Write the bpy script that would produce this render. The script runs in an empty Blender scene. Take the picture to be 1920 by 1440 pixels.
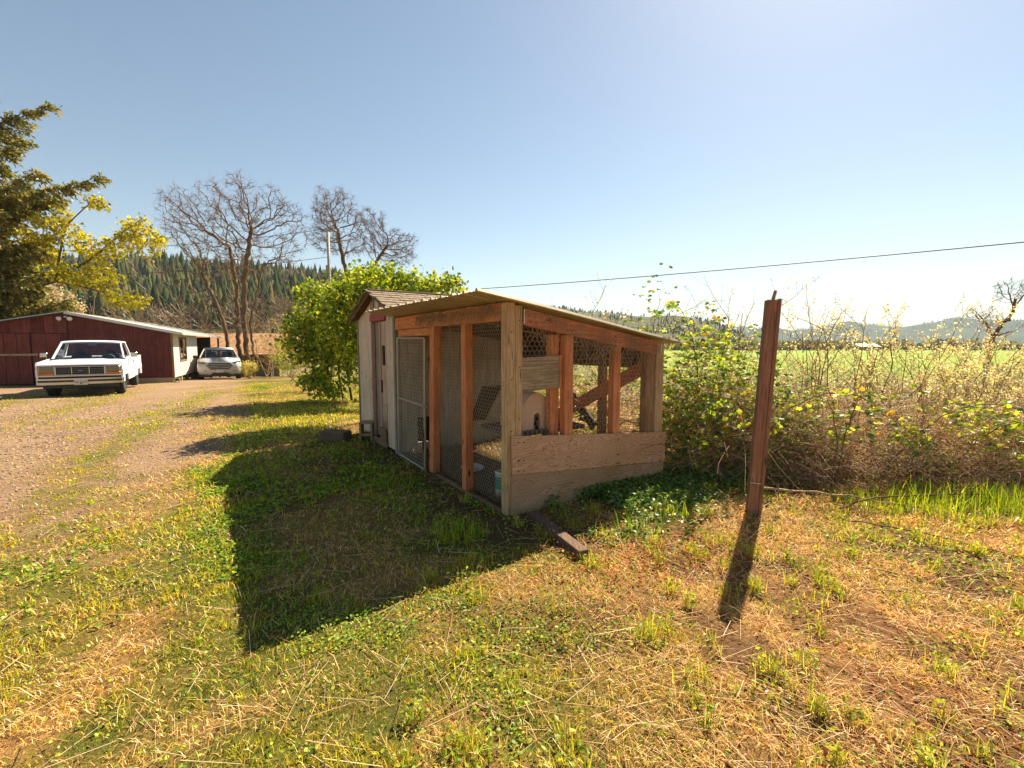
import bpy, math, random
import numpy as np
from mathutils import Matrix, Vector

R = math.radians
rng = np.random.default_rng(7)
random.seed(7)
scn = bpy.context.scene
COL = scn.collection

# ---------------------------------------------------------------- camera, sky, sun, exposure
cam_d = bpy.data.cameras.new('camera')
cam_d.lens = 16.0; cam_d.sensor_width = 36.0; cam_d.clip_start = 0.05; cam_d.clip_end = 12000
cam = bpy.data.objects.new('camera', cam_d); COL.objects.link(cam)
cam.location = (0, 0, 1.5); cam.rotation_euler = (R(90 - 5.023), 0, 0)
scn.camera = cam

SUN_AZ, SUN_EL = 34.0, 46.3            # azimuth clockwise from +Y, elevation
world = bpy.data.worlds.new('World'); scn.world = world; world.use_nodes = True
wn = world.node_tree.nodes; wl = world.node_tree.links
bg = wn['Background']; sky = wn.new('ShaderNodeTexSky')
sky.sky_type = 'NISHITA'; sky.sun_disc = False
sky.sun_elevation = R(SUN_EL); sky.sun_rotation = R(SUN_AZ)
sky.altitude = 50; sky.air_density = 1.0; sky.dust_density = 0.35; sky.ozone_density = 1.0
tint = wn.new('ShaderNodeMix'); tint.data_type = 'RGBA'; tint.blend_type = 'MULTIPLY'; tint.inputs[0].default_value = 1.0
tint.inputs[7].default_value = (1.0, .96, .86, 1); wl.new(sky.outputs[0], tint.inputs[6])          # the photograph's warm white balance
wl.new(tint.outputs[2], bg.inputs[0]); bg.inputs[1].default_value = 0.055

sun_d = bpy.data.lights.new('sun', 'SUN'); sun_d.energy = 5.0; sun_d.angle = R(0.53)
sun_d.color = (1.0, 0.87, 0.64)
sun = bpy.data.objects.new('sun', sun_d); COL.objects.link(sun)
sv = Vector((math.sin(R(SUN_AZ)) * math.cos(R(SUN_EL)), math.cos(R(SUN_AZ)) * math.cos(R(SUN_EL)), math.sin(R(SUN_EL))))
sun.rotation_euler = sv.to_track_quat('Z', 'Y').to_euler(); sun.location = (20, 30, 40)

scn.view_settings.view_transform = 'Standard'; scn.view_settings.look = 'None'
scn.view_settings.exposure = 1.5; scn.view_settings.gamma = 1.0
scn.cycles.max_bounces = 7; scn.cycles.diffuse_bounces = 4; scn.cycles.transparent_max_bounces = 8
scn.cycles.transmission_bounces = 5; scn.cycles.glossy_bounces = 3
scn.cycles.caustics_reflective = False; scn.cycles.caustics_refractive = False

# ---------------------------------------------------------------- helpers: numpy noise
def hsh(ix, iy, s=0):
    n = (ix.astype(np.int64) * 374761393 + iy.astype(np.int64) * 668265263 + s * 144269504) & 0xffffffff
    n = ((n ^ (n >> 13)) * 1274126177) & 0xffffffff
    return ((n ^ (n >> 16)) & 0xffff) / 65535.0
def vnoise(x, y, s=0):
    x = np.asarray(x, float); y = np.asarray(y, float)
    xi = np.floor(x); yi = np.floor(y); fx = x - xi; fy = y - yi
    fx = fx * fx * (3 - 2 * fx); fy = fy * fy * (3 - 2 * fy)
    a = hsh(xi, yi, s); b = hsh(xi + 1, yi, s); c = hsh(xi, yi + 1, s); d = hsh(xi + 1, yi + 1, s)
    return (a * (1 - fx) + b * fx) * (1 - fy) + (c * (1 - fx) + d * fx) * fy
def fbm(x, y, o=4, s=0):
    x = np.asarray(x, float); y = np.asarray(y, float)
    t = 0; a = .5; n = 0
    for i in range(o):
        t = t + a * vnoise(x * 2 ** i + i * 17.3, y * 2 ** i - i * 9.1, s + i); n += a; a *= .5
    return t / n
def sst(a, b, x):
    t = np.clip((np.asarray(x, float) - a) / (b - a), 0, 1); return t * t * (3 - 2 * t)
def srgb(*c):
    if len(c) == 1: c = c[0]
    return tuple(((v / 255) / 12.92 if v / 255 <= .04045 else (((v / 255) + .055) / 1.055) ** 2.4) for v in c)

def gz(x, y):
    """height of the ground"""
    x = np.asarray(x, float); y = np.asarray(y, float)
    z = .07 * (fbm(x * .4, y * .4, 2, 3) - .5) + .025 * (fbm(x * 1.9, y * 1.9, 3, 5) - .5)
    z = z - .018 * np.clip(y - 8, 0, 40) * sst(3, -4, x)
    z = z - .044 * np.clip(y - 23, 0, 22) * sst(3, -4, x)
    z = z - 2.6 * sst(8, 45, y) * sst(-1, 7, x - .02 * y)
    z = z - .10 * sst(3.6, 4.6, y) * sst(.4, 1.5, x) * sst(9, 4, x) * .3
    return z
def gz1(x, y): return float(gz(np.array([x]), np.array([y]))[0])

# ---------------------------------------------------------------- helpers: objects
def mesh_np(name, V, faces, smooth=False, col=None, mats=(), midx=None):
    me = bpy.data.meshes.new(name)
    V = np.asarray(V, np.float32); me.vertices.add(len(V)); me.vertices.foreach_set('co', V.ravel())
    if not isinstance(faces, list): faces = [faces]
    faces = [np.asarray(f, np.int32) for f in faces if len(f)]
    li = np.concatenate([f.ravel() for f in faces])
    tot = np.concatenate([np.full(len(f), f.shape[1], np.int32) for f in faces])
    me.loops.add(len(li)); me.loops.foreach_set('vertex_index', li)
    me.polygons.add(len(tot))
    st = np.zeros(len(tot), np.int32); st[1:] = np.cumsum(tot)[:-1]
    me.polygons.foreach_set('loop_start', st); me.polygons.foreach_set('loop_total', tot)
    if smooth: me.polygons.foreach_set('use_smooth', np.ones(len(tot), bool))
    if midx is not None: me.polygons.foreach_set('material_index', np.asarray(midx, np.int32))
    for m in mats: me.materials.append(m)
    if col is not None:
        at = me.attributes.new('Col', 'FLOAT_COLOR', 'POINT')
        c = np.ones((len(V), 4), np.float32); c[:, :3] = col; at.data.foreach_set('color', c.ravel())
    me.update(calc_edges=True)
    return me
def link(name, me, parent=None):
    o = bpy.data.objects.new(name, me); COL.objects.link(o)
    if parent is not None: o.parent = parent
    return o
def tag(o, label=None, cat=None, group=None, kind=None):
    if label: o['label'] = label
    if cat: o['category'] = cat
    if group: o['group'] = group
    if kind: o['kind'] = kind
    return o
def thing(name, label, cat, loc=(0, 0, 0), rz=0.0, group=None):
    o = bpy.data.objects.new(name, None); COL.objects.link(o); o.empty_display_size = .1
    o.location = loc; o.rotation_euler = (0, 0, rz)
    return tag(o, label, cat, group)

class G:
    """collects geometry for one mesh"""
    def __init__(s): s.V = []; s.F = []; s.n = 0; s.C = []
    def add(s, V, F):
        V = np.asarray(V, float)
        for f in F: s.F.append(tuple(int(i) + s.n for i in f))
        s.V.append(V); s.n += len(V); return s
    def box(s, a, b, c=.004, M=None):
        a, b = np.minimum(a, b).astype(float), np.maximum(a, b).astype(float)
        V = []; F = []
        c = min(c, *(0.3 * (b - a)))
        idx = {}
        for sx in (0, 1):
            for sy in (0, 1):
                for sz in (0, 1):
                    p = np.array([(a, b)[sx][0], (a, b)[sy][1], (a, b)[sz][2]])
                    d = np.array([1 - 2 * sx, 1 - 2 * sy, 1 - 2 * sz]) * c
                    for ax in range(3):
                        q = p.copy()
                        for k in range(3):
                            if k != ax: q[k] += d[k]
                        idx[(sx, sy, sz, ax)] = len(V); V.append(q)
        for ax in range(3):
            o = [k for k in range(3) if k != ax]
            for sd in (0, 1):
                q = []
                for (i, j) in ((0, 0), (1, 0), (1, 1), (0, 1)):
                    k = [0, 0, 0]; k[ax] = sd; k[o[0]] = i; k[o[1]] = j; q.append(idx[(*k, ax)])
                if (sd == 0) ^ (ax == 1): q = q[::-1]
                F.append(q)
        for ax in range(3):
            o = [k for k in range(3) if k != ax]
            for i in (0, 1):
                for j in (0, 1):
                    k0 = [0, 0, 0]; k0[o[0]] = i; k0[o[1]] = j; k1 = list(k0); k1[ax] = 1
                    F.append([idx[(*k0, o[0])], idx[(*k1, o[0])], idx[(*k1, o[1])], idx[(*k0, o[1])]])
        for sx in (0, 1):
            for sy in (0, 1):
                for sz in (0, 1): F.append([idx[(sx, sy, sz, k)] for k in range(3)])
        V = np.array(V)
        if M is not None: V = (np.c_[V, np.ones(len(V))] @ np.array(M).T)[:, :3]
        return s.add(V, F)
    def beam(s, p0, p1, w, h, up=(0, 0, 1), c=.004):
        """chamfered bar from p0 to p1, w across, h along up"""
        p0 = Vector(p0); p1 = Vector(p1); d = p1 - p0; L = d.length; d.normalize()
        up = Vector(up); sd = d.cross(up).normalized(); up = sd.cross(d)
        M = Matrix(((d.x, sd.x, up.x, p0.x), (d.y, sd.y, up.y, p0.y), (d.z, sd.z, up.z, p0.z), (0, 0, 0, 1)))
        return s.box((0, -w / 2, -h / 2), (L, w / 2, h / 2), c, M)
    def prism(s, poly, ax, a, b):
        """2-D outline (in the two axes other than ax) pushed from a to b along ax"""
        o = [k for k in range(3) if k != ax]; n = len(poly)
        V = np.zeros((2 * n, 3)); P = np.array(poly, float)
        V[:n, o[0]] = P[:, 0]; V[:n, o[1]] = P[:, 1]; V[:n, ax] = a
        V[n:] = V[:n]; V[n:, ax] = b
        F = [list(range(n))[::-1], list(range(n, 2 * n))] + [[i, (i + 1) % n, n + (i + 1) % n, n + i] for i in range(n)]
        return s.add(V, F)
    def loft(s, secs, cap=True, close=True):
        n = len(secs[0]); V = np.array(secs, float).reshape(-1, 3); F = []
        for i in range(len(secs) - 1):
            for j in range(n if close else n - 1):
                k = (j + 1) % n; F.append([i * n + j, i * n + k, (i + 1) * n + k, (i + 1) * n + j])
        if cap: F += [list(range(n))[::-1], [len(V) - n + j for j in range(n)]]
        return s.add(V, F)
    def cyl(s, p0, p1, r0, r1=None, n=10, cap=True):
        r1 = r0 if r1 is None else r1
        p0 = np.array(p0, float); p1 = np.array(p1, float); d = p1 - p0; d = d / np.linalg.norm(d)
        a = np.cross(d, (0, 0, 1) if abs(d[2]) < .9 else (1, 0, 0)); a /= np.linalg.norm(a); b = np.cross(d, a)
        t = np.arange(n) * 2 * np.pi / n; c = np.cos(t)[:, None] * a + np.sin(t)[:, None] * b
        return s.loft([p0 + r0 * c, p1 + r1 * c], cap)
    def lathe(s, prof, n=16, ax=2, org=(0, 0, 0), cap=False):
        t = np.arange(n) * 2 * np.pi / n; secs = []
        o = [k for k in range(3) if k != ax]
        for (r, h) in prof:
            P = np.zeros((n, 3)); P[:, o[0]] = r * np.cos(t); P[:, o[1]] = r * np.sin(t); P[:, ax] = h
            secs.append(P + np.array(org))
        return s.loft(secs, cap)
    def tube(s, pts, r, n=6):
        V, F = tubes([np.asarray(pts, float)], [np.full(len(pts), r) if np.isscalar(r) else np.asarray(r)], n)
        return s.add(V, F)
    def obj(s, name, mat, parent=None, smooth=False):
        me = bpy.data.meshes.new(name)
        me.from_pydata(np.concatenate(s.V).tolist(), [], s.F)
        if mat is not None: me.materials.append(mat)
        if smooth: me.polygons.foreach_set('use_smooth', np.ones(len(me.polygons), bool))
        me.update()
        return link(name, me, parent)

def tubes(polys, radii, n=5):
    """many tapered tubes, vectorised: V, quads"""
    P = np.concatenate(polys); r = np.concatenate(radii)
    ln = np.array([len(p) for p in polys]); pid = np.repeat(np.arange(len(ln)), ln)
    T = np.zeros_like(P); d = P[1:] - P[:-1]; same = pid[1:] == pid[:-1]
    T[:-1][same] += d[same]; T[1:][same] += d[same]
    T /= np.maximum(np.linalg.norm(T, axis=1), 1e-9)[:, None]
    ref = np.tile(np.array([.31, .52, .79]), (len(P), 1)); par = np.abs((T * ref).sum(1)) > .93
    ref[par] = (.8, -.5, .1)
    A = np.cross(T, ref); A /= np.maximum(np.linalg.norm(A, axis=1), 1e-9)[:, None]; B = np.cross(T, A)
    t = np.arange(n) * 2 * np.pi / n
    V = P[:, None, :] + r[:, None, None] * (np.cos(t)[None, :, None] * A[:, None, :] + np.sin(t)[None, :, None] * B[:, None, :])
    i = np.nonzero(same)[0]; j = np.arange(n); k = (j + 1) % n
    F = np.stack([i[:, None] * n + j, i[:, None] * n + k, (i[:, None] + 1) * n + k, (i[:, None] + 1) * n + j], -1).reshape(-1, 4)
    return V.reshape(-1, 3), F
def segs(P0, P1, r, n=3):
    P = np.stack([P0, P1], 1)
    return tubes(list(P), [np.full(2, r)] * len(P), n) if len(P) < 400 else segs_fast(P0, P1, r, n)
def segs_fast(P0, P1, r, n=3):
    T = P1 - P0; T = T / np.maximum(np.linalg.norm(T, axis=1), 1e-9)[:, None]
    ref = np.tile(np.array([.31, .52, .79]), (len(T), 1)); par = np.abs((T * ref).sum(1)) > .93; ref[par] = (.8, -.5, .1)
    A = np.cross(T, ref); A /= np.linalg.norm(A, axis=1)[:, None]; B = np.cross(T, A)
    t = np.arange(n) * 2 * np.pi / n
    r = np.broadcast_to(np.asarray(r, float), (len(T),))
    C = (np.cos(t)[None, :, None] * A[:, None] + np.sin(t)[None, :, None] * B[:, None]) * r[:, None, None]
    V = np.concatenate([P0[:, None] + C, P1[:, None] + C * .8], 1).reshape(-1, 3)
    b = np.arange(len(T))[:, None] * 2 * n; j = np.arange(n); k = (j + 1) % n
    return V, np.stack([b + j, b + k, b + n + k, b + n + j], -1).reshape(-1, 4)

def unit(v): return v / np.maximum(np.linalg.norm(v, axis=-1), 1e-9)[..., None]
OVAL = (np.array([(0, 0, 0), (.42, .30, .07), (1, 0, -.02), (.42, -.30, .07)]), [(0, 2, 1), (0, 3, 2)])
ROUND = (np.array([(0, 0, 0), (.3, .38, .08), (.75, .36, .07), (1, 0, -.03), (.75, -.36, .07), (.3, -.38, .08)]), [(0, 3, 2), (0, 2, 1), (0, 5, 4), (0, 4, 3)])
LOBED = (np.array([(0, 0, 0), (.05, .42, .03), (.38, .22, .05), (.62, .46, .02), (1, 0, -.05), (.62, -.46, .02), (.38, -.22, .05), (.05, -.42, .03), (.4, 0, -.02)]),
         [(0, 8, 1), (1, 8, 2), (2, 8, 3), (3, 8, 4), (4, 8, 5), (5, 8, 6), (6, 8, 7), (7, 8, 0)])
NEEDLE = (np.array([(0, 0, 0), (.5, .5, .05), (1, 0, 0), (.5, -.5, .05)]), [(0, 2, 1), (0, 3, 2)])
def leaves(P, A, N, S, tm=OVAL, wid=1.0):
    """leaf faces at P along A with normal N and size S"""
    A = unit(A); B = unit(np.cross(N, A)); N = np.cross(A, B)
    T, F = tm; S = np.broadcast_to(np.asarray(S, float), (len(P),))
    wid = np.broadcast_to(np.asarray(wid, float), (len(P),))
    V = P[:, None] + S[:, None, None] * (T[None, :, 0, None] * A[:, None] + (T[None, :, 1, None] * wid[:, None, None]) * B[:, None] + T[None, :, 2, None] * N[:, None])
    F = np.array(F); k = len(T)
    return V.reshape(-1, 3), (np.arange(len(P))[:, None, None] * k + F[None]).reshape(-1, F.shape[1]), k
def rdir(n, up=0.0, r=None):
    r = r or rng; v = unit(r.normal(size=(n, 3))); v[:, 2] += up; return unit(v)
def merge(parts):
    Vs = []; Fs = []; Cs = []; o = 0
    for p in parts:
        V, F = p[0], p[1]; Vs.append(V); Fs.append(F + o); o += len(V)
        if len(p) > 2: Cs.append(np.broadcast_to(p[2], (len(V), 3)))
    return np.concatenate(Vs), Fs, (np.concatenate(Cs) if Cs else None)
def mixc(a, b, t): t = np.asarray(t)[:, None]; return np.asarray(a)[None] * (1 - t) + np.asarray(b)[None] * t
def pick(cols, n, p=None):
    c = np.array(cols); c = c[rng.choice(len(c), n, p=p)]
    return c * rng.uniform(.75, 1.25, (n, 1))

def colonize(att, trunk, step, di, dk, it=160, jit=.25, bias=(0, 0, 0), seed=1):
    """space colonisation: grows a branch skeleton through the points att. trunk: list of (pos, parent)"""
    r = np.random.default_rng(seed)
    pos = [np.array(p, float) for p, _ in trunk]; par = [q for _, q in trunk]
    att = np.asarray(att, float)
    P = np.array(pos); D = np.linalg.norm(att[:, None] - P[None], axis=2); ni = D.argmin(1); nd = D.min(1)
    bias = np.array(bias)
    for _ in range(it):
        if not len(att): break
        act = nd < di
        if not act.any(): act = nd < nd.min() * 1.05
        us = np.unique(ni[act]); dirs = np.zeros((len(us), 3)); mp = np.searchsorted(us, ni[act])
        P = np.array(pos)
        np.add.at(dirs, mp, unit(att[act] - P[ni[act]]))
        dirs = unit(unit(dirs) + jit * r.normal(size=dirs.shape) + bias)
        new = P[us] + step * dirs; b = len(pos)
        pos += list(new); par += list(us)
        D = np.linalg.norm(att[:, None] - new[None], axis=2); m = D.min(1); c = m < nd
        ni[c] = b + D.argmin(1)[c]; nd[c] = m[c]
        keep = nd > dk; att = att[keep]; ni = ni[keep]; nd = nd[keep]
        if len(pos) > 12000: break
    return np.array(pos), np.array(par)
def skeleton(pos, par, r0, ex=2.3, rmax=9):
    n = len(pos); r = np.zeros(n); kids = [[] for _ in range(n)]
    for i in range(n - 1, -1, -1):
        r[i] = max(r[i], r0 ** ex) if not kids[i] else r[i]
        if par[i] >= 0: r[par[i]] += r[i]; kids[par[i]].append(i)
    r = np.minimum(r ** (1 / ex), rmax)
    polys = []; rad = []
    stack = [(i, -1) for i in range(n) if par[i] < 0]
    while stack:
        i, p = stack.pop(); ch = [i] if p < 0 else [p, i]
        while kids[i]:
            k = sorted(kids[i], key=lambda q: -r[q])
            for q in k[1:]: stack.append((q, i))
            i = k[0]; ch.append(i)
        if len(ch) > 1:
            polys.append(pos[ch]); q = r[ch].copy()
            if p >= 0: q[0] = min(q[0], q[1] * 1.15)
            rad.append(q)
    return polys, rad, r, kids
def blob(c, s, n, r=None, shell=.0):
    r = r or rng; v = unit(r.normal(size=(n, 3))) * (r.uniform(shell ** 3, 1, (n, 1)) ** (1 / 3)); return np.array(c) + v * np.array(s)

# ---------------------------------------------------------------- helpers: materials
class NT:
    def __init__(s, name):
        s.m = bpy.data.materials.new(name); s.m.use_nodes = True; s.t = s.m.node_tree
        s.t.nodes.clear(); s.out = s.t.nodes.new('ShaderNodeOutputMaterial')
    def __call__(s, typ, out=0, props=None, **ins):
        n = s.t.nodes.new('ShaderNode' + typ)
        for k, v in (props or {}).items(): setattr(n, k, v)
        for k, v in ins.items():
            sk = n.inputs[int(k[1:])] if k[0] == 'i' and k[1:].isdigit() else n.inputs[k.replace('_', ' ')]
            if isinstance(v, bpy.types.NodeSocket): s.t.links.new(v, sk)
            elif isinstance(v, (tuple, list)) and len(v) == 3 and sk.type == 'RGBA': sk.default_value = (*v, 1)
            else: sk.default_value = v
        return n.outputs[out]
    def ramp(s, f, stops):
        n = s.t.nodes.new('ShaderNodeValToRGB'); s.t.links.new(f, n.inputs[0]); e = n.color_ramp.elements
        while len(e) < len(stops): e.new(.5)
        for q, (p, c) in zip(e, stops): q.position = p; q.color = (*c, 1) if len(c) == 3 else c
        return n.outputs[0]
    def mix(s, f, a, b, mode='MIX'):
        n = s.t.nodes.new('ShaderNodeMix'); n.data_type = 'RGBA'; n.blend_type = mode
        for k, v in ((0, f), (6, a), (7, b)):
            if isinstance(v, bpy.types.NodeSocket): s.t.links.new(v, n.inputs[k])
            elif k: n.inputs[k].default_value = (*v, 1)
            else: n.inputs[k].default_value = v
        return n.outputs[2]
    def noise(s, scale, det=4, rough=.55, dist=0.0, vec=None, out=0):
        k = dict(Scale=scale, Detail=float(det), Roughness=rough, Distortion=dist)
        if vec is not None: k['Vector'] = vec
        return s('TexNoise', out, **k)
    def coord(s, which='Object', scale=(1, 1, 1), loc=(0, 0, 0)):
        c = s('TexCoord', which if isinstance(which, int) else {'Generated': 0, 'Normal': 1, 'UV': 2, 'Object': 3}[which])
        return s('Mapping', Vector=c, Scale=scale, Location=loc)
    def bsdf(s, col, rough=.8, bump=None, bstr=.3, bdist=.01, **kw):
        k = dict(Base_Color=col, Roughness=rough, **kw)
        if bump is not None: k['Normal'] = s('Bump', Height=bump, Strength=bstr, Distance=bdist)
        b = s('BsdfPrincipled', **k); s.t.links.new(b, s.out.inputs[0]); return s.m
    def surf(s, sh): s.t.links.new(sh, s.out.inputs[0]); return s.m

def m_plain(name, col, rough=.6, metal=0.0, var=.12, scale=6.0, spec=.5):
    t = NT(name); n = t.noise(scale, 5, .6, vec=t.coord())
    d = tuple(c * (1 - var) for c in col); l = tuple(min(1, c * (1 + var)) for c in col)
    c = t.mix(n, d, l)
    return t.bsdf(c, rough, bump=n, bstr=.05, Metallic=metal, Specular_IOR_Level=spec)
def m_wood(name, dark, mid, light, ax=2, sc=1.0, green=0.0, stain=.55, rough=.85, gcol=(.12, .14, .05), gain=1.0):
    dark, mid, light = [tuple(min(.85, c * gain) for c in q) for q in (dark, mid, light)]
    """weathered sawn wood, grain along local axis ax"""
    t = NT(name)
    s = [26.0 * sc] * 3; s[ax] = 1.1 * sc
    v = t.coord(scale=tuple(s))
    oi = t('ObjectInfo', 5)
    v = t('VectorMath', props={'operation': 'ADD'}, i0=v, i1=t('CombineXYZ', X=oi, Y=t('Math', props={'operation': 'MULTIPLY'}, i0=oi, i1=37.0), Z=oi))
    g = t.noise(2.4, 6, .62, .5, v)
    f = t.noise(11.0, 5, .7, .2, v)
    big = t.noise(2.1, 4, .6, vec=t.coord())
    c = t.ramp(g, [(.25, dark), (.5, mid), (.75, light)])
    c = t.mix(t.ramp(f, [(.35, (0, 0, 0)), (.7, (1, 1, 1))]), t.mix(1.0, c, (.62, .58, .55), 'MULTIPLY'), c)
    cr = t.noise(5.0, 2, .5, .1, v); c = t.mix(t.ramp(cr, [(.30, (1, 1, 1)), (.36, (0, 0, 0))]), c, tuple(q * .25 for q in dark))
    sp = t.noise(34, 3, .6, vec=t.coord()); c = t.mix(t.ramp(sp, [(.62, (0, 0, 0)), (.74, (.6, .6, .6))]), c, dark)
    blot = t.ramp(big, [(.42, (0, 0, 0)), (.68, (1, 1, 1))])
    c = t.mix(t('Math', props={'operation': 'MULTIPLY'}, i0=blot, i1=stain), c, t.mix(1.0, c, dark, 'MIX'))
    kn = t('TexVoronoi', 0, Vector=t.coord(scale=tuple(5.0 if k != ax else 2.2 for k in range(3))), Scale=1.0)
    c = t.mix(t.ramp(kn, [(.05, (1, 1, 1)), (.11, (0, 0, 0))]), c, tuple(q * .35 for q in dark))
    if green:
        gm = t.ramp(t.noise(3.3, 5, .65, vec=t.coord(loc=(3, 1, 7))), [(.5, (0, 0, 0)), (.72, (1, 1, 1))])
        c = t.mix(t('Math', props={'operation': 'MULTIPLY'}, i0=gm, i1=green), c, gcol)
    return t.bsdf(c, rough, bump=g, bstr=.55, bdist=.004)
def m_leaf(name, trans=.5, gloss=.08, tsat=(1.0, 1.0, .55), rough=.35, tgain=1.0):
    """leaf that lets light through; colour from the mesh's own Col attribute"""
    t = NT(name); a = t('Attribute', 0, props={'attribute_name': 'Col'})
    tc = t.mix(1.0, a, tuple(c * tgain for c in tsat), 'MULTIPLY')
    sh = t('MixShader', i0=trans, i1=t('BsdfDiffuse', Color=a), i2=t('BsdfTranslucent', Color=tc))
    if gloss: sh = t('MixShader', i0=gloss, i1=sh, i2=t('BsdfGlossy', Color=(1, 1, 1), Roughness=rough))
    return t.surf(sh)
def m_glass(name, tint=(.55, .62, .62), refl=(1, 1, 1)):
    t = NT(name); fr = t('Fresnel', IOR=1.5)
    return t.surf(t('MixShader', i0=fr, i1=t('BsdfTransparent', Color=tint), i2=t('BsdfGlossy', Color=refl, Roughness=.03)))

M = {}
M['leaf'] = m_leaf('leaf', .5, .018, (1.1, 1.05, .5), .5)
M['leaf_shiny'] = m_leaf('leaf_shiny', .6, .03, (1.35, 1.28, .5), rough=.45)
M['blade'] = m_leaf('grass_blade', .5, .02, (1.05, 1.0, .5))
M['dry'] = m_leaf('dry_stalk', .35, .02, (1.0, .88, .66))
M['needle'] = m_leaf('needle', .42, .02)
def m_bark(name, dark, light, sc=8.0):
    t = NT(name); v = t.coord(scale=(sc, sc, sc * .25)); n = t.noise(3.0, 6, .65, .4, v)
    return t.bsdf(t.ramp(n, [(.3, dark), (.7, light)]), .9, bump=n, bstr=.6, bdist=.03)
M['bark'] = m_bark('bark', srgb(62, 48, 36), srgb(128, 104, 80))
M['bark_grey'] = m_bark('bark_grey', srgb(70, 54, 40), srgb(136, 108, 80))
M['twig'] = m_bark('twig', srgb(138, 106, 76), srgb(204, 172, 132), 20)
M['twig_mid'] = m_bark('twig_mid', srgb(104, 78, 56), srgb(164, 130, 96), 20)
M['twig_red'] = m_bark('twig_red', srgb(80, 50, 38), srgb(140, 98, 70), 20)
# wood
M['redwood_z'] = m_wood('stained_wood_upright', srgb(142, 78, 46), srgb(196, 120, 74), srgb(216, 148, 100), 2, green=.15, gain=1.60)
M['redwood_x'] = m_wood('stained_wood_across', srgb(136, 78, 54), srgb(190, 116, 80), srgb(210, 146, 106), 0, green=.2, gain=1.60)
M['redwood_y'] = m_wood('stained_wood_along', srgb(146, 76, 44), srgb(204, 122, 72), srgb(220, 150, 100), 1, green=.1, gain=1.60)
M['postwood'] = m_wood('weathered_post_wood', srgb(116, 88, 60), srgb(178, 144, 104), srgb(206, 178, 138), 2, green=.35, gcol=srgb(150, 140, 84), gain=1.60)
M['postwood_dark'] = m_wood('weathered_post_wood_brown', srgb(84, 62, 44), srgb(138, 104, 74), srgb(168, 132, 96), 2, green=.25, gain=1.60)
M['old_x'] = m_wood('old_board_across', srgb(92, 74, 54), srgb(150, 128, 100), srgb(186, 166, 134), 0, green=.2, gain=1.60)
M['old_y'] = m_wood('old_board_along', srgb(78, 58, 40), srgb(120, 94, 66), srgb(150, 122, 88), 1, green=.45, gain=1.40)
M['mossy'] = m_wood('mossy_board', srgb(64, 50, 34), srgb(110, 88, 58), srgb(140, 116, 76), 1, green=.85, gcol=srgb(104, 104, 46), gain=1.60)
M['brown_beam'] = m_wood('dark_old_beam', srgb(58, 42, 32), srgb(96, 70, 52), srgb(126, 96, 72), 1, gain=1.30)
M['lonepost'] = m_wood('brown_post_wood', srgb(104, 68, 52), srgb(148, 102, 78), srgb(176, 132, 104), 2, green=.15, gain=1.25)

# ---------------------------------------------------------------- ground
def drive_edge(y): return -3.2 - (y - 5) * .55
def masks(x, y):
    w = 1.0 * (fbm(x * .9, y * .9, 3, 11) - .5)
    dr = sst(.3, -1.1, x - drive_edge(y) + 2.2 * w) * sst(1.9, 4.2, y + 2.0 * w) * sst(60, 34, y)
    lane = fbm(x * .62 + y * .36 + 3.1, y * .14 - x * .10, 3, 29)           # strips that run along the drive
    pat = fbm(x * .75, y * .75, 4, 31)
    fine = fbm(x * 3.1, y * 3.1, 3, 41)
    green = sst(.43, .60, pat * .65 + fine * .35)
    coop = sst(-2.3, -1.2, x + .668 * (y - 2.2)) * sst(3.1, 1.2, x + .5)  # the lawn beside the run
    green = np.clip(green * (.85 + .3 * coop) + .40 * coop, 0, 1)
    right = sst(-.2, 1.1, x - .1 * (y - 2))
    green = green * (1 - .68 * right)
    e = x - drive_edge(y) + .9 * (fbm(x * .35, y * .35, 2, 47) - .5)      # across the drive: grass strip between the wheel tracks
    strip = np.exp(-((e + 1.45) / .38) ** 2) + .8 * np.exp(-((e + 4.3) / .5) ** 2) + .5 * np.exp(-((e + 6.6) / .4) ** 2)
    strip = strip * sst(.34, .56, fine * .6 + lane * .4) + .5 * sst(.60, .68, lane * .66 + fine * .34)
    green = np.where(dr > .3, green * (1 - dr) + dr * np.clip(strip, 0, .85), green)
    base = np.exp(-np.abs(x + .668 * (y - 3.77) + .12) * 2.2) * sst(2.9, 3.6, y) * sst(9, 7.5, y) * sst(1.4, .2, x)   # bare soil along the run
    dirt = np.clip(sst(.54, .68, fbm(x * 1.7, y * 1.7, 4, 53)) * (1 - dr) * (.6 + .4 * right) + .8 * base, 0, 1)
    return dr, green, dirt, right
def spaced(lo, f0, f1, hi, d, gr):
    a = list(np.arange(f0, f1 + 1e-6, d)); s = d; v = f1
    while v < hi: s *= gr; v += s; a.append(v)
    s = d; v = f0; b = []
    while v > lo: s *= gr; v -= s; b.append(v)
    return np.array(b[::-1] + a)
gx = spaced(-4000, -7.0, 6.0, 4000, .095, 1.11); gy = spaced(-60, .8, 8.5, 5200, .095, 1.10)
X, Y = np.meshgrid(gx, gy); x = X.ravel(); y = Y.ravel()
z = gz(x, y)
dr, green, dirt, right = masks(x, y)
n1 = fbm(x * 6, y * 6, 3, 61)
c = mixc(srgb(176, 136, 86), srgb(132, 98, 62), n1)  # straw and green base toned darker: shade between blades put into the colour
c = c * (1 - green[:, None]) + green[:, None] * mixc(srgb(104, 104, 42), srgb(76, 82, 34), n1)
c = c * (1 - .8 * dirt[:, None]) + .8 * dirt[:, None] * np.array(srgb(98, 72, 50))
red = sst(.52, .7, fbm(x * 1.1, y * 1.1, 3, 71)) * right * .22
c = c * (1 - red[:, None]) + red[:, None] * np.array(srgb(150, 92, 58))
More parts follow.
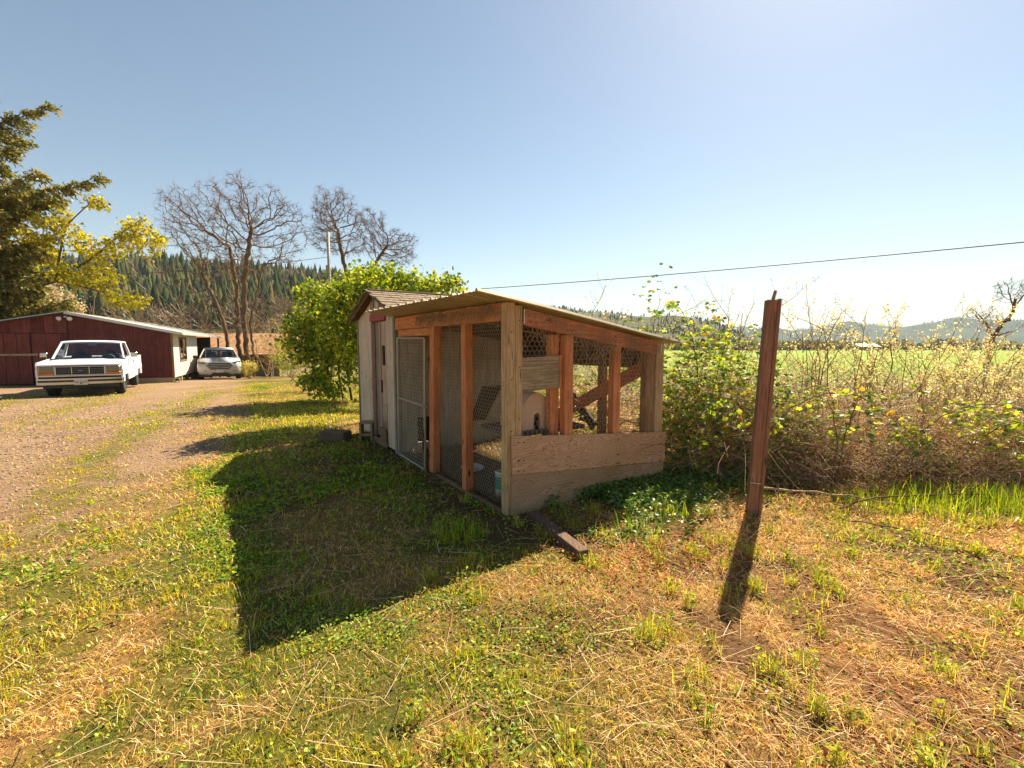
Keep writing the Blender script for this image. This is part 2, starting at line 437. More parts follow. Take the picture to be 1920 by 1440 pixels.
gravel = mixc(srgb(128, 106, 88), srgb(164, 136, 110), fbm(x * 2, y * 2, 3, 81))
k = (dr * (1 - green * .8))[:, None]; c = c * (1 - k) + k * gravel
fld = (sst(24, 42, y) * sst(1, 8, x - .12 * y))[:, None]
c = c * (1 - fld) + fld * np.array(srgb(124, 148, 40))
far = (sst(26, 60, y) * (1 - fld[:, 0]))[:, None]; c = c * (1 - far) + far * np.array(srgb(112, 112, 60))
ny, nx = X.shape; i = np.arange(nx * (ny - 1)).reshape(ny - 1, nx)[:, :-1].ravel()
t = NT('ground'); a = t('Attribute', 0, props={'attribute_name': 'Col'})
co = t.coord()
f1 = t.noise(38, 5, .7, vec=co); f2 = t.noise(150, 3, .7, vec=co); vo = t('TexVoronoi', 1, Vector=co, Scale=46.0)
cc = t.mix(1.0, a, t.ramp(f1, [(.28, (.5, .46, .42)), (.5, (.95, .95, .95)), (.74, (1.5, 1.46, 1.36))]), 'MULTIPLY')
cc = t.mix(1.0, cc, t.ramp(f2, [(.3, (.72, .7, .68)), (.7, (1.22, 1.2, 1.16))]), 'MULTIPLY')
M['ground'] = t.bsdf(cc, .95, bump=t('Math', props={'operation': 'ADD'}, i0=f1, i1=f2), bstr=.8, bdist=.02, Specular_IOR_Level=.15)
o = link('ground', mesh_np('ground', np.c_[x, y, z], np.stack([i, i + 1, i + nx + 1, i + nx], 1), True, c, [M['ground']]))
tag(o, kind='structure')

# ---------------------------------------------------------------- hills and the wooded slope
def ridge_mesh(name, az0, az1, d0, d1, prof, mat, nseg=140, nd=22, rough=6.0, seed=5, base=-8.0, edge=6.0):
    """a long hill: azimuth range in degrees, foot distance d0, crest distance d1, crest height prof(az)"""
    A = np.linspace(az0, az1, nseg); Tt = np.linspace(0, 1.7, nd)
    aa, tt = np.meshgrid(R(1) * A, Tt); d = d0 + (d1 - d0) * tt
    h = prof(np.degrees(aa)) * sst(0, 1.0, tt) * np.where(tt > 1, 1 - .55 * (tt - 1) / .7, 1)
    fade = sst(az0, az0 + edge, np.degrees(aa)) * sst(az1, az1 - edge, np.degrees(aa))
    px = d * np.sin(aa); py = d * np.cos(aa)
    zz = base + (h - base) * fade * np.where(tt > 0, 1, 0) + rough * (fbm(px / 90, py / 90, 4, seed) - .5) * sst(0, .2, tt) * fade
    i = (np.arange(nd - 1)[:, None] * nseg + np.arange(nseg - 1)[None]).ravel()
    me = mesh_np(name, np.c_[px.ravel(), py.ravel(), zz.ravel()], np.stack([i, i + 1, i + nseg + 1, i + nseg], 1), True, mats=[mat])
    o = link(name, me); tag(o, kind='structure')
    from_az = lambda az, t: (d0 + (d1 - d0) * t)
    def at(az, t):
        az = np.asarray(az, float); t = np.asarray(t, float); a = np.radians(az); d = d0 + (d1 - d0) * t
        f = sst(az0, az0 + edge, az) * sst(az1, az1 - edge, az); hh = prof(az) * sst(0, 1, t) * np.where(t > 1, 1 - .55 * (t - 1) / .7, 1)
        qx = d * np.sin(a); qy = d * np.cos(a)
        return np.c_[qx, qy, base + (hh - base) * f + rough * (fbm(qx / 90, qy / 90, 4, seed) - .5) * sst(0, .2, t) * f]
    return at
def m_hill(name, a, b, c, s1, s2):
    t = NT(name); co = t.coord(); n1 = t.noise(s1, 6, .65, vec=co); n2 = t.noise(s2, 4, .7, vec=co)
    col = t.mix(n2, t.ramp(n1, [(.32, a), (.5, b), (.68, c)]), t.ramp(n1, [(.3, b), (.7, a)]))
    return t.bsdf(col, 1.0, bump=n2, bstr=1.0, bdist=6.0, Specular_IOR_Level=.1)
tan = lambda px: np.degrees(np.arctan((px - 960) / 853.3))
def prof_from(pts, dist):
    az = [float(tan(p[0])) for p in pts]; hh = [1.5 + (645 - p[1]) / 853.3 * dist * math.cos(R(a)) for p, a in zip(pts, az)]
    return lambda q: np.interp(q, az, hh)
M['hill_far'] = m_hill('far_hill', srgb(40, 54, 44), srgb(62, 74, 52), srgb(96, 102, 70), .004, .03)
M['hill_mid'] = m_hill('mid_hill', srgb(56, 66, 40), srgb(92, 92, 60), srgb(138, 126, 92), .012, .07)
M['hill_near'] = m_hill('wooded_slope', srgb(58, 60, 34), srgb(104, 88, 56), srgb(148, 118, 80), .03, .2)
at_far = ridge_mesh('hills', 4, 80, 1500, 2600, prof_from([(900, 634), (1240, 610), (1400, 616), (1480, 622), (1530, 614), (1580, 604), (1640, 610), (1690, 616), (1720, 612), (1780, 598), (1830, 604), (1900, 600), (2000, 604), (2300, 598), (3600, 612)], 2600), M['hill_far'], rough=40, seed=91, base=-30)
at_mid = ridge_mesh('hills', -12, 30, 500, 820, prof_from([(780, 560), (900, 572), (1040, 583), (1120, 590), (1200, 598), (1260, 597), (1300, 602), (1345, 612), (1385, 625), (1420, 645), (1600, 650)], 820), M['hill_mid'], rough=16, seed=92, base=-12, edge=3)
at_near = ridge_mesh('hills', -78, -6, 130, 430, prof_from([(-2000, 520), (0, 520), (180, 520), (330, 520), (420, 528), (520, 530), (610, 534), (700, 550), (800, 570), (900, 600)], 430), M['hill_near'], rough=12, seed=93, base=-3, edge=4)

def conifer_low(h, w, seed, layers=5, ns=5):
    """small fir for distant woods: ragged stacked skirts round a stem"""
    r = np.random.default_rng(seed); V = []; F = []; n = 0
    for k in range(layers):
        f = k / layers; z0 = h * (.10 + .80 * f); z1 = z0 + h * (1.9 / layers); rad = w * (1 - f) ** .85 * r.uniform(.85, 1.1)
        a = np.arange(ns * 2) * np.pi / ns + r.uniform(0, 6)
        rr = rad * np.where(np.arange(ns * 2) % 2, .55, 1.0) * r.uniform(.75, 1.15, ns * 2)
        ring = np.c_[rr * np.cos(a), rr * np.sin(a), z0 - .10 * rr + r.uniform(-.03, .03, ns * 2) * h]
        V.append(np.vstack([ring, [[0, 0, min(z1, h)]]])); m = ns * 2
        F += [(n + i, n + (i + 1) % m, n + m) for i in range(m)]; n += m + 1
    return np.concatenate(V), np.array(F)
M['fir_far'] = m_leaf('distant_fir', .15, 0)
protos = [conifer_low(1.0, .20 + .03 * s, s) for s in range(4)]
def plant_forest(name, label, P, H, cols, seed):
    r = np.random.default_rng(seed); parts = []
    for i, (p, h) in enumerate(zip(P, H)):
        V, F = protos[i % 4]; a = r.uniform(0, 6.28); c, s = math.cos(a), math.sin(a); q = V * (h * r.uniform(.8, 1.25), h * r.uniform(.8, 1.25), h)
        q = np.c_[q[:, 0] * c - q[:, 1] * s, q[:, 0] * s + q[:, 1] * c, q[:, 2] - .03 * h] + p
        k = np.array(cols[r.integers(len(cols))]) * r.uniform(.7, 1.3)
        parts.append((q, F, k))
    V, F, C = merge(parts)
    o = link(name, mesh_np(name, V, F, False, C, [M['fir_far']])); return tag(o, label, 'wood', kind='stuff')
FIRC = [srgb(52, 62, 34), srgb(64, 72, 38), srgb(78, 82, 42), srgb(44, 56, 36), srgb(92, 88, 48)]
def scatter_az(at, n, a0, a1, t0, t1, dens, seed):
    r = np.random.default_rng(seed); az = r.uniform(a0, a1, n); t = r.uniform(t0, t1, n); P = at(az, t)
    keep = fbm(P[:, 0] / 45, P[:, 1] / 45, 3, seed) + r.uniform(-.12, .12, n) > dens; return P[keep]
P = scatter_az(at_near, 4400, -50, -14, .16, 1.12, .37, 17); rr = np.random.default_rng(5)
plant_forest('forest', 'dark fir forest covering the hillside behind the barn and bare trees', P, rr.uniform(4, 11, len(P)) + 6 * rr.uniform(size=len(P)) ** 3, FIRC, 3)
P = scatter_az(at_mid, 2200, -8, 27, .35, 1.08, .45, 27)
plant_forest('forest', 'distant conifer wood on the low hill behind the bramble', P, rr.uniform(3, 7, len(P)), FIRC, 4)
P = scatter_az(at_far, 2200, 14, 52, .5, 1.05, .42, 37)
plant_forest('forest', 'hazy trees along the far blue hills beyond the green field', P, rr.uniform(4, 9, len(P)), FIRC, 6)
# bare deciduous wood mixed into the slope: one mass of fine grey-brown twigs
r = np.random.default_rng(77); P = scatter_az(at_near, 1700, -48, -14, .03, .95, .36, 57)
P0 = []; P1 = []
for p in P:
    h = r.uniform(6, 12); n = 9; b = p + np.c_[np.zeros(n), np.zeros(n), h * r.uniform(.25, .7, n)]
    d = rdir(n, .9, r) * (h * r.uniform(.25, .5, n))[:, None]; P0.append(b); P1.append(b + d); P0.append(p[None]); P1.append(p[None] + (0, 0, h * .8))
P0 = np.concatenate(P0); P1 = np.concatenate(P1); V, F = segs_fast(P0, P1, .07, 3)
C = np.repeat(pick([srgb(142, 112, 84), srgb(118, 98, 72), srgb(160, 128, 92), srgb(120, 116, 66)], len(P0)), 6, 0)
tag(link('forest', mesh_np('forest', V, F, False, C, [M['dry']])), 'leafless brown wood mixed between the firs on the hillside', 'wood', kind='stuff')
# low line of far trees at the field's end
r = np.random.default_rng(78); xs = r.uniform(40, 330, 220); P = np.c_[xs, 300 + r.uniform(-8, 25, 220), np.full(220, -3.0)]; P[:, 2] = gz(P[:, 0], P[:, 1])
L = []; 
for p in P:
    h = r.uniform(3.5, 7.5); q = blob(p + (0, 0, h * .5), (h * .55, h * .55, h * .5), 26, r); L.append(q)
L = np.concatenate(L); V, F, k = leaves(L, rdir(len(L), 0, r), rdir(len(L), .5, r), r.uniform(1.4, 2.6, len(L)), ROUND)
C = np.repeat(pick([srgb(96, 96, 58), srgb(120, 108, 74), srgb(78, 86, 46), srgb(134, 116, 84)], len(L)), k, 0)
tag(link('hedgerow', mesh_np('hedgerow', V, F, False, C, [M['leaf']])), 'low grey-green line of trees at the far end of the field', 'trees', kind='stuff')
# individual firs at the foot of the slope
def conifer(name, label, p, h, w, seed, group=None):
    r = np.random.default_rng(seed); tr = thing(name, label, 'tree', p, r.uniform(0, 6), group)
    G().cyl((0, 0, -.3), (0, 0, h * .96), h * .018, h * .002, 7).obj('trunk', M['bark'], tr, True)
    L = []; A = []; 
    nb = 170
    f = np.sort(r.uniform(0, 1, nb)) ; az = r.uniform(0, 6.28, nb)
    for fi, a in zip(f, az):
        z0 = h * (.08 + .90 * fi); ln = w * (1 - fi) ** .8 * r.uniform(.7, 1.1) + .15; m = 9
        s = np.linspace(.15, 1, m); d = np.array([math.cos(a), math.sin(a), 0])
        q = d * (s * ln)[:, None] + np.c_[np.zeros(m), np.zeros(m), z0 - .28 * ln * s ** 1.4]
        for sd in (-.7, 0, .7):
            L.append(q + r.normal(size=q.shape) * .06 * ln); c, sn = math.cos(a + sd), math.sin(a + sd); A.append(np.tile([c, sn, -.35], (m, 1)))
    L = np.concatenate(L); A = np.concatenate(A) + r.normal(size=(len(L), 3)) * .25
    V, F, k = leaves(L, A, rdir(len(L), 1.2, r), r.uniform(.10, .17, len(L)) * w * 1.5, NEEDLE, .55)
    C = np.repeat(pick([srgb(58, 68, 36), srgb(72, 78, 40), srgb(92, 92, 48), srgb(46, 56, 32)], len(L)), k, 0)
    link('crown', mesh_np('crown', V, F, False, C, [M['needle']]), tr); return tr
for i, (px, d, h, w, lb) in enumerate([(545, 120, 19, 4.6, 'tall dark fir on the slope, nearest the lit green tree'), (575, 150, 17, 4.2, 'dark fir between the tall fir and the lit green tree'), (255, 110, 14, 5.0, 'broad olive fir behind the barn ridge'),
        (300, 118, 12, 4.6, 'pale green fir above the barn roof, right of the broad olive one'), (340, 140, 15, 3.8, 'slim fir left of the big bare tree'), (515, 135, 13, 3.4, 'small slim fir just right of the big bare tree trunks')]):
    a = R(float(tan(px))); p = (d * math.sin(a) / math.cos(a) * 1.0, d, 0)
    conifer('fir_tree', lb, (p[0], d, gz1(p[0], d) - .2), h * .62, w * .72, 200 + i, 'firs at the foot of the slope')

# ---------------------------------------------------------------- the chicken run (frame: local x to the right, y to the back)
ANG = R(33.8); PX, PY = -.046, 3.837
def w2(xl, yl, zl=0.0):
    c, s = math.cos(ANG), math.sin(ANG); return (PX + xl * c - yl * s, PY + xl * s + yl * c, zl)
run = thing('chicken_run', 'weathered wooden chicken run with wire mesh sides and corrugated metal roof', 'chicken coop', (PX, PY, 0), ANG)
def part(name, mat, *boxes, parent=run, smooth=False, c=.004):
    g = G()
    for b in boxes: g.box(b[0], b[1], c)
    return g.obj(name, mat, parent, smooth)
RZ = lambda v: 1.842 - .157 * v                           # underside of the roof over local x
# corner posts
G().box((0, .0, -.12), (.092, .092, 1.852), .008).obj('corner_post', M['postwood'], run)
G().box((.095, .012, .0), (.178, .10, 1.832), .008).obj('corner_post', M['postwood'], run)
G().box((1.79, .01, -.1), (1.925, .10, RZ(1.9) - .005), .008).obj('corner_post', M['postwood_dark'], run)
G().box((1.93, .0, -.1), (2.06, .11, RZ(2.06) - .005), .008).obj('corner_post', M['postwood'], run)
# left wall (local x = 0): studs, headers, sill
G().beam((.05, 1.62, -.06), (.05, 1.54, 1.70), .09, .115, (0, 1, 0)).obj('stud', M['redwood_z'], run)
G().beam((.05, .80, -.06), (.05, .795, 1.70), .09, .085, (0, 1, 0)).obj('stud', M['redwood_z'], run)
G().beam((.02, .094, 1.772), (.02, 2.70, 1.765), .05, .155).obj('header_beam', M['redwood_y'], run)
G().beam((.035, 1.60, 1.64), (.035, 2.62, 1.638), .05, .09).obj('header_beam', M['redwood_y'], run)
G().box((-.02, 1.50, -.16), (.08, 2.16, -.005), .01).obj('sill_board', M['mossy'], run)
G().box((-.01, .10, -.14), (.05, 1.48, .03), .01).obj('sill_board', M['old_y'], run)
G().box((-.015, 2.2, -.2), (.09, 2.72, -.04), .012).obj('sill_board', M['mossy'], run)
# right wall (local y = 0): sloping beam, studs, plywood
G().beam((.183, .03, RZ(.183) - .078), (1.985, .03, RZ(1.985) - .078), .045, .14).obj('sloping_beam', M['redwood_x'], run)
G().box((.645, -.004, .55), (.745, .075, RZ(.7) - .15), .005).obj('stud', M['redwood_z'], run)
G().box((.545, .08, .02), (.64, .165, RZ(.6) - .16), .005).obj('stud', M['redwood_z'], run)
G().box((1.285, 0, .4), (1.385, .08, RZ(1.34) - .15), .005).obj('stud', M['redwood_z'], run)
g = G(); g.box((.176, -.004, 1.675), (.186, .006, 1.80), .001); g.obj('metal_bracket', m_plain('galvanised_bracket', srgb(190, 188, 180), .4, .8), run)
g = G(); g.box((1.985, -.01, 1.40), (1.995, .006, 1.50), .001); g.obj('metal_bracket', bpy.data.materials['galvanised_bracket'], run)
def m_ply(name, a, b, c):
    t = NT(name); co = t.coord(scale=(1.0, 1, 3.4))
    n = t.noise(1.6, 3, .5, .9, co)
    w = t('TexWave', 0, props={'wave_type': 'BANDS', 'bands_direction': 'Z'}, Vector=t('VectorMath', props={'operation': 'ADD'}, i0=co, i1=t('CombineXYZ', X=0.0, Y=0.0, Z=t('Math', props={'operation': 'MULTIPLY'}, i0=n, i1=1.6))), Scale=4.6, Distortion=1.4, Detail=3.0, Detail_Scale=1.6)
    f = t.noise(1.0, 5, .7, 0, t.coord(scale=(5, 60, 90)))
    big = t.noise(1.3, 4, .6, vec=t.coord())
    col = t.mix(t.ramp(w, [(.12, (0, 0, 0)), (.42, (1, 1, 1))]), a, b)
    col = t.mix(t.ramp(f, [(.3, (0, 0, 0)), (.75, (1, 1, 1))]), col, t.mix(.5, col, c))
    col = t.mix(t.ramp(big, [(.42, (0, 0, 0)), (.75, (1, 1, 1))]), col, t.mix(1.0, col, (.78, .72, .55), 'MULTIPLY'))
    return t.bsdf(col, .9, bump=w, bstr=.25, bdist=.004)
M['ply_a'] = m_ply('plywood_upper', srgb(150, 104, 78), srgb(206, 158, 124), srgb(224, 182, 148))
M['ply_b'] = m_ply('plywood_lower', srgb(128, 98, 72), srgb(172, 136, 104), srgb(192, 158, 124))
G().prism([(.045, .375), (.035, .712), (2.085, .53), (2.075, .205)], 1, -.030, -.010).obj('plywood_panel', M['ply_a'], run)
G().prism([(.03, -.03), (.04, .372), (2.07, .200), (2.05, -.06)], 1, -.024, -.008).obj('plywood_panel', M['ply_b'], run)
# far wall (local x = 2.0): low header, studs and brace, with the bramble beyond
G().beam((2.0, .12, 1.425), (2.0, 2.7, 1.425), .05, .19).obj('header_beam', M['brown_beam'], run)
G().beam((1.93, .12, 1.285), (1.93, 2.7, 1.285), .045, .11).obj('header_beam', M['brown_beam'], run)
G().box((1.96, .82, -.05), (2.04, .92, 1.33), .006).obj('stud', M['postwood_dark'], run)
G().box((1.96, 1.86, -.05), (2.04, 1.95, 1.33), .006).obj('stud', M['postwood_dark'], run)
G().beam((1.91, 1.62, .52), (1.91, .16, 1.24), .04, .15, (0, .4, 1)).obj('diagonal_brace', M['redwood_x'], run)
G().beam((1.95, .95, .45), (1.95, 1.9, 1.25), .04, .12, (0, .4, 1)).obj('diagonal_brace', M['brown_beam'], run)
# rafters under the roof
for yy in (.7, 1.4, 2.1):
    G().beam((.05, yy, RZ(.05) - .05), (2.05, yy, RZ(2.05) - .05), .045, .085).obj('rafter', M['brown_beam'], run)
# corrugated roof sheets
def m_roof():
    t = NT('corrugated_metal'); n = t.noise(3, 5, .6, vec=t.coord(scale=(1, 6, 1))); n2 = t.noise(22, 4, .6, vec=t.coord())
    c = t.mix(n, srgb(172, 156, 128), srgb(208, 194, 168)); c = t.mix(t.ramp(n2, [(.58, (0, 0, 0)), (.8, (1, 1, 1))]), c, srgb(132, 100, 70))
    return t.bsdf(c, .5, bump=n2, bstr=.05, Metallic=.35)
M['tin'] = m_roof()
ribs = np.arange(-.10, 2.86, .218)
prof = []
for q in ribs:
    prof += [(q, 0), (q + .012, .022), (q + .034, .022), (q + .046, 0), (q + .11, 0), (q + .118, .006), (q + .13, .006), (q + .138, 0)]
def sheet(name, i0, i1, dz, xa, xb):
    p = [q for q in prof if i0 <= q[0] <= i1]
    secs = []
    for xx in np.linspace(xa, xb, 5):
        s = .004 * math.sin(xx * 3 + i0)
        secs.append([(xx, q[0], RZ(xx) + .022 + dz + q[1] + s) for q in p])
    g = G(); g.loft(secs, False, False); o = g.obj(name, M['tin'], run)
    m = o.modifiers.new('thick', 'SOLIDIFY'); m.thickness = .0025; m.offset = 1
    return o
sheet('roof_sheet', -.11, ribs[5] + .05, .0, -.33, 2.26); sheet('roof_sheet', ribs[5] - .001, ribs[9] + .05, .005, -.32, 2.25); sheet('roof_sheet', ribs[9] - .001, 3.1, .0, -.335, 2.24)
# wire mesh
M['wire'] = m_plain('zinc_wire', srgb(204, 194, 172), .5, .35, .2, 30)
M['wire_rust'] = m_plain('rusty_wire', srgb(158, 138, 112), .6, .35, .3, 30)
def hexwire(a0, a1, z0, z1, p, top=None, sag=.004, seed=1, drop=0.0):
    """chicken-wire segments in a plane (a, z)"""
    r = np.random.default_rng(seed); rh = p * .82; S = []
    nj = int((z1 - z0) / rh) + 1; ni = int((a1 - a0) / (p / 2)) + 1
    Pt = lambda i, j: (a0 + i * p / 2, z0 + j * rh + (p * .15 if (i + j) % 2 else -p * .15))
    for j in range(nj):
        for i in range(ni):
            q = Pt(i, j); lim = z1 if top is None else top(q[0])
            if q[1] > lim or q[0] > a1: continue
            if i + 1 < ni: S.append((q, Pt(i + 1, j)))
            if (i + j) % 2: S.append((q, Pt(i, j + 1)))
    S = np.array(S); S[:, :, 1] = np.clip(S[:, :, 1], z0, None)
    if drop: S = S[r.uniform(size=len(S)) > drop]
    o = .012 * (fbm(S[..., 0] * 2.5, S[..., 1] * 2.5, 2, seed) - .5) + sag
    return S, o
def wire_obj(name, plane, S, off, r, mat, parent=run):
    P = np.zeros((len(S), 2, 3))
    if plane == 'x': P[..., 0] = off; P[..., 1] = S[..., 0]; P[..., 2] = S[..., 1]
    else: P[..., 1] = off; P[..., 0] = S[..., 0]; P[..., 2] = S[..., 1]
    V, F = segs_fast(P[:, 0], P[:, 1], r, 3)
    return link(name, mesh_np(name, V, F, True, mats=[mat]), parent)
S, o = hexwire(.05, 1.56, -.10, 1.71, .042, seed=4); wire_obj('wire_mesh', 'x', S, o + .098, .0015, M['wire'])
S, o = hexwire(.10, 1.85, .50, 1.7, .052, top=lambda v: RZ(v) - .1, seed=5); wire_obj('wire_mesh', 'y', S, o + .082, .0014, M['wire'])
S, o = hexwire(.1, 2.7, 0, 1.35, .06, seed=6); wire_obj('wire_mesh', 'x', S, o + 2.05, .0011, M['wire_rust'])
# loose dead vine stems hanging on the mesh and the beams
def vines(n, plane, a0, a1, zt, ln, seed):
    r = np.random.default_rng(seed); polys = []; rad = []
    for i in range(n):
        a = r.uniform(a0, a1); z = zt(a) + r.uniform(-.05, .02); m = r.integers(6, 14); L = r.uniform(*ln)
        th = r.normal(0, .5); p = []; off = -.012 - r.uniform(0, .03)
        for k in range(m):
            p.append((a, off + r.normal(0, .004), z)); th += r.normal(0, .45); th *= .92
            a += math.sin(th) * L / m; z -= math.cos(th) * L / m
        p = np.array(p)
        if plane == 'x': p = p[:, [1, 0, 2]]
        polys.append(p); rad.append(np.linspace(.0019, .0009, m))
    return tubes(polys, rad, 4)
V, F = vines(190, 'y', .2, 1.95, lambda a: RZ(a) - .02, (.08, .5), 3); V2, F2 = vines(46, 'y', .8, 1.3, lambda a: RZ(a) - .12, (.2, .75), 8)
o = link('dead_vines', mesh_np('dead_vines', np.r_[V, V2], [F, F2 + len(V)], True, mats=[M['twig']]), run); o['kind'] = 'stuff'
V, F = vines(420, 'x', .1, 1.9, lambda a: RZ(0) - .01, (.05, .24), 5)
o = link('dead_vines', mesh_np('dead_vines', V, F, True, mats=[M['twig']]), run); o['kind'] = 'stuff'
# gate: tube frame with mesh
gate = thing('gate', '', '', (0, 0, 0)); gate.parent = run
M['galv'] = m_plain('galvanised_tube', srgb(156, 148, 132), .5, .5, .18, 14)
g = G(); gx0 = -.035; A, B, C_, D = (gx0, 1.70, .03), (gx0, 2.56, .045), (gx0, 2.53, 1.575), (gx0, 1.645, 1.565)
g.tube([A, B], .016, 8); g.tube([C_, D], .014, 8); g.tube([B, C_], .016, 8); g.tube([A, D], .015, 8)
mesh_gate = g.obj('gate_frame', M['galv'], gate, True)
G().tube([(gx0, 1.675, .78), (gx0, 2.545, .80)], .013, 8).obj('gate_rail', M['galv'], gate, True)
S, o = hexwire(1.69, 2.55, .04, 1.56, .052, seed=9); S[..., 0] -= .03 * (S[..., 1] - .8) * .9
wire_obj('gate_mesh', 'x', S, np.full(S.shape[:2], gx0) + o * .3, .0019, M['wire'], gate)
g = G(); g.tube([(gx0 - .02, 1.70, .80), (gx0 - .03, 1.60, .775), (gx0 - .02, 1.55, .80)], .008, 6); g.obj('latch', M['galv'], gate, True)
g = G(); g.tube([(gx0 - .01, 1.69, .52), (gx0 - .03, 1.68, .40), (gx0 - .012, 1.70, .25)], .009, 6); g.obj('chain', m_plain('rusted_steel', srgb(90, 66, 52), .7, .4), gate, True)
# roost ramp inside
G().beam((.55, 1.15, 1.02), (1.1, 2.45, .42), .22, .03).obj('roost_ramp', M['brown_beam'], run)
for k in range(6):
    f = (k + .5) / 6; G().beam((.45 + .55 * f, 1.15 + 1.3 * f, 1.05 - .6 * f), (.67 + .55 * f, 1.15 + 1.3 * f, 1.05 - .6 * f), .03, .03).obj('rung', M['brown_beam'], run)
# board screen and shelf behind the right-hand mesh
G().prism([(.185, 1.075), (.185, 1.382), (.60, 1.39), (.60, 1.10)], 1, .035, .055).obj('screen_board', M['old_x'], run)
G().box((.605, .03, 1.09), (.64, .07, 1.40), .004).obj('screen_trim', M['redwood_z'], run)
G().box((.16, .12, .66), (1.02, .72, .70), .006).obj('shelf', M['brown_beam'], run)
G().box((.20, .16, -.02), (.28, .24, .655), .005).obj('shelf_leg', M['brown_beam'], run)
G().box((.90, .60, -.02), (.98, .68, .655), .005).obj('shelf_leg', M['brown_beam'], run)

# nail heads and staples in the frame
g = G()
def nail(x, y, z, ax): d = np.eye(3)[ax] * .006; p = np.array([x, y, z]); g.cyl(p + d, p - d, .006, .005, 6)
for v in (.10, .16, .69, 1.32, 1.34, 1.86, 2.0):
    for dz in (.04, .2, .29): nail(v, -.032, .70 - .09 * v - dz, 1)
for v in (.24, .30, .66, .72, 1.30, 1.37, 1.92): nail(v, .006, RZ(v) - .06, 1); nail(v + .01, .006, RZ(v) - .11, 1)
for u in (.16, .78, .82, 1.53, 1.57, 2.2, 2.55): nail(-.006, u, 1.80, 0); nail(-.006, u + .01, 1.74, 0)
for zz in (.3, .75, 1.2, 1.6): nail(.05, -.001, zz, 1); nail(.14, .011, zz + .1, 1)
o = g.obj('nails', m_plain('rusty_nail', srgb(70, 44, 32), .7, .4), run); o['kind'] = 'stuff'
# rounded plaster pet house on the shelf, with an arched hole
house = thing('pet_house', 'rounded tan pet shelter with an arched dark hole, on the shelf inside the run', 'pet house', w2(.46, .36, .701), ANG); house.scale = (.82, 1, .95)
M['clay'] = m_plain('rough_tan_plaster', srgb(214, 176, 146), .95, 0, .25, 22)
n = 40; prof_o = [(-.25, 0)] + [(-.25 * math.cos(t) * (1 - .12 * math.sin(t)), .10 + .26 * math.sin(t)) for t in np.linspace(0, math.pi, n)] + [(.25, 0)]
hole = [(.045, 0.02)] + [(.045 * math.cos(t), .11 + .05 * math.sin(t)) for t in np.linspace(0, math.pi, 14)] + [(-.045, 0.02)]
g = G(); outline = prof_o + [(.045, 0)] + hole + [(-.045, 0)]
g.prism(outline, 1, -.18, -.15); g.obj('front', M['clay'], house)
g = G(); secs = []
for yy, s in ((-.15, 1), (.10, 1), (.17, .9), (.20, .6)): secs.append([(px * s, yy, pz * s) for px, pz in prof_o])
g.loft(secs, False, False); g.loft([[(px * .9, yy, pz * .9) for px, pz in prof_o] for yy in (-.149, .1)], False, False); g.add([(px * .6, .2, pz * .6) for px, pz in prof_o], [list(range(len(prof_o)))]); g.obj('dome', M['clay'], house, True)
# dish and tub on the floor of the run
dish = G(); dish.lathe([(.001, .012), (.07, .012), (.125, .045), (.135, .05), (.13, .052), (.08, .02), (.001, .018)], 24)
o = dish.obj('dish', m_plain('white_enamel', srgb(226, 222, 214), .3), None, True); o.location = w2(.42, 1.38, .02); o.rotation_euler = (.08, .05, 0)
tag(o, 'shallow white feeding dish on the straw inside the run', 'dish')
tub = thing('plastic_tub', 'white plastic tub with a green label just behind the corner post', 'tub', w2(.255, .46, .02)); tub.scale = (.85, .85, .85)
tub.rotation_euler = (R(-4), R(5), .3)
M['plastic'] = m_plain('white_plastic', srgb(218, 214, 204), .45)
g = G(); g.lathe([(.001, 0), (.085, 0), (.105, .255), (.112, .26), (.112, .275), (.106, .275), (.10, .25), (.082, .01), (.001, .008)], 24); g.obj('tub_body', M['plastic'], tub, True)
g = G(); n = 12; aa = np.linspace(R(150), R(275), n); g.loft([[((.0885 + .0195 * h) * math.cos(a), (.0885 + .0195 * h) * math.sin(a), .255 * h) for a in aa] for h in (.32, .86)], False, False)
g.obj('green_label', m_plain('green_print', srgb(24, 128, 98), .5), tub, True)

# ---------------------------------------------------------------- the garden shed behind the run
SH = w2(0, 2.74, 0); shed = thing('garden_shed', 'narrow grey-white wooden shed with shingled gable roof behind the run', 'shed', (SH[0], SH[1], 0), ANG)
M['panel'] = m_wood('weathered_white_paint_panel', srgb(148, 128, 106), srgb(196, 180, 158), srgb(214, 200, 180), 2, .8, green=.12, stain=.4, gcol=srgb(170, 140, 104), gain=1.35)
M['panel_b'] = m_wood('peeled_paint_board', srgb(120, 88, 66), srgb(186, 160, 136), srgb(208, 190, 168), 2, .9, stain=.6, gain=1.35)
M['grey_door'] = m_wood('bare_grey_board', srgb(92, 84, 74), srgb(138, 130, 118), srgb(160, 152, 140), 2, .8, gain=1.40)
M['red_paint'] = m_plain('faded_red_paint', srgb(150, 46, 40), .6, 0, .3, 18)
M['pink_trim'] = m_plain('worn_red_trim', srgb(178, 138, 118), .8, 0, .35, 25)
PK = .70; EZ0, EZ1, PZ = 1.93, 1.90, 2.215               # gable: near eave, far eave, peak
def gab(y): return np.interp(y, [-.02, PK, 1.70], [1.955, PZ, 1.875])
def board(name, y0, y1, z0, mat, xf=-.012, th=.024, top=None):
    t0, t1 = (gab(y0), gab(y1)) if top is None else (top, top)
    poly = [(y0, z0), (y1, z0), (y1, t1)] + ([(PK, PZ)] if top is None and y0 < PK < y1 else []) + [(y0, t0)]
    return G().prism(poly, 0, xf, xf + th).obj(name, mat, shed)
board('wall_board', 0.965, 1.69, .10, M['panel'])                    # far wide board
board('batten', 1.665, 1.705, .09, M['grey_door'], -.03, .02)
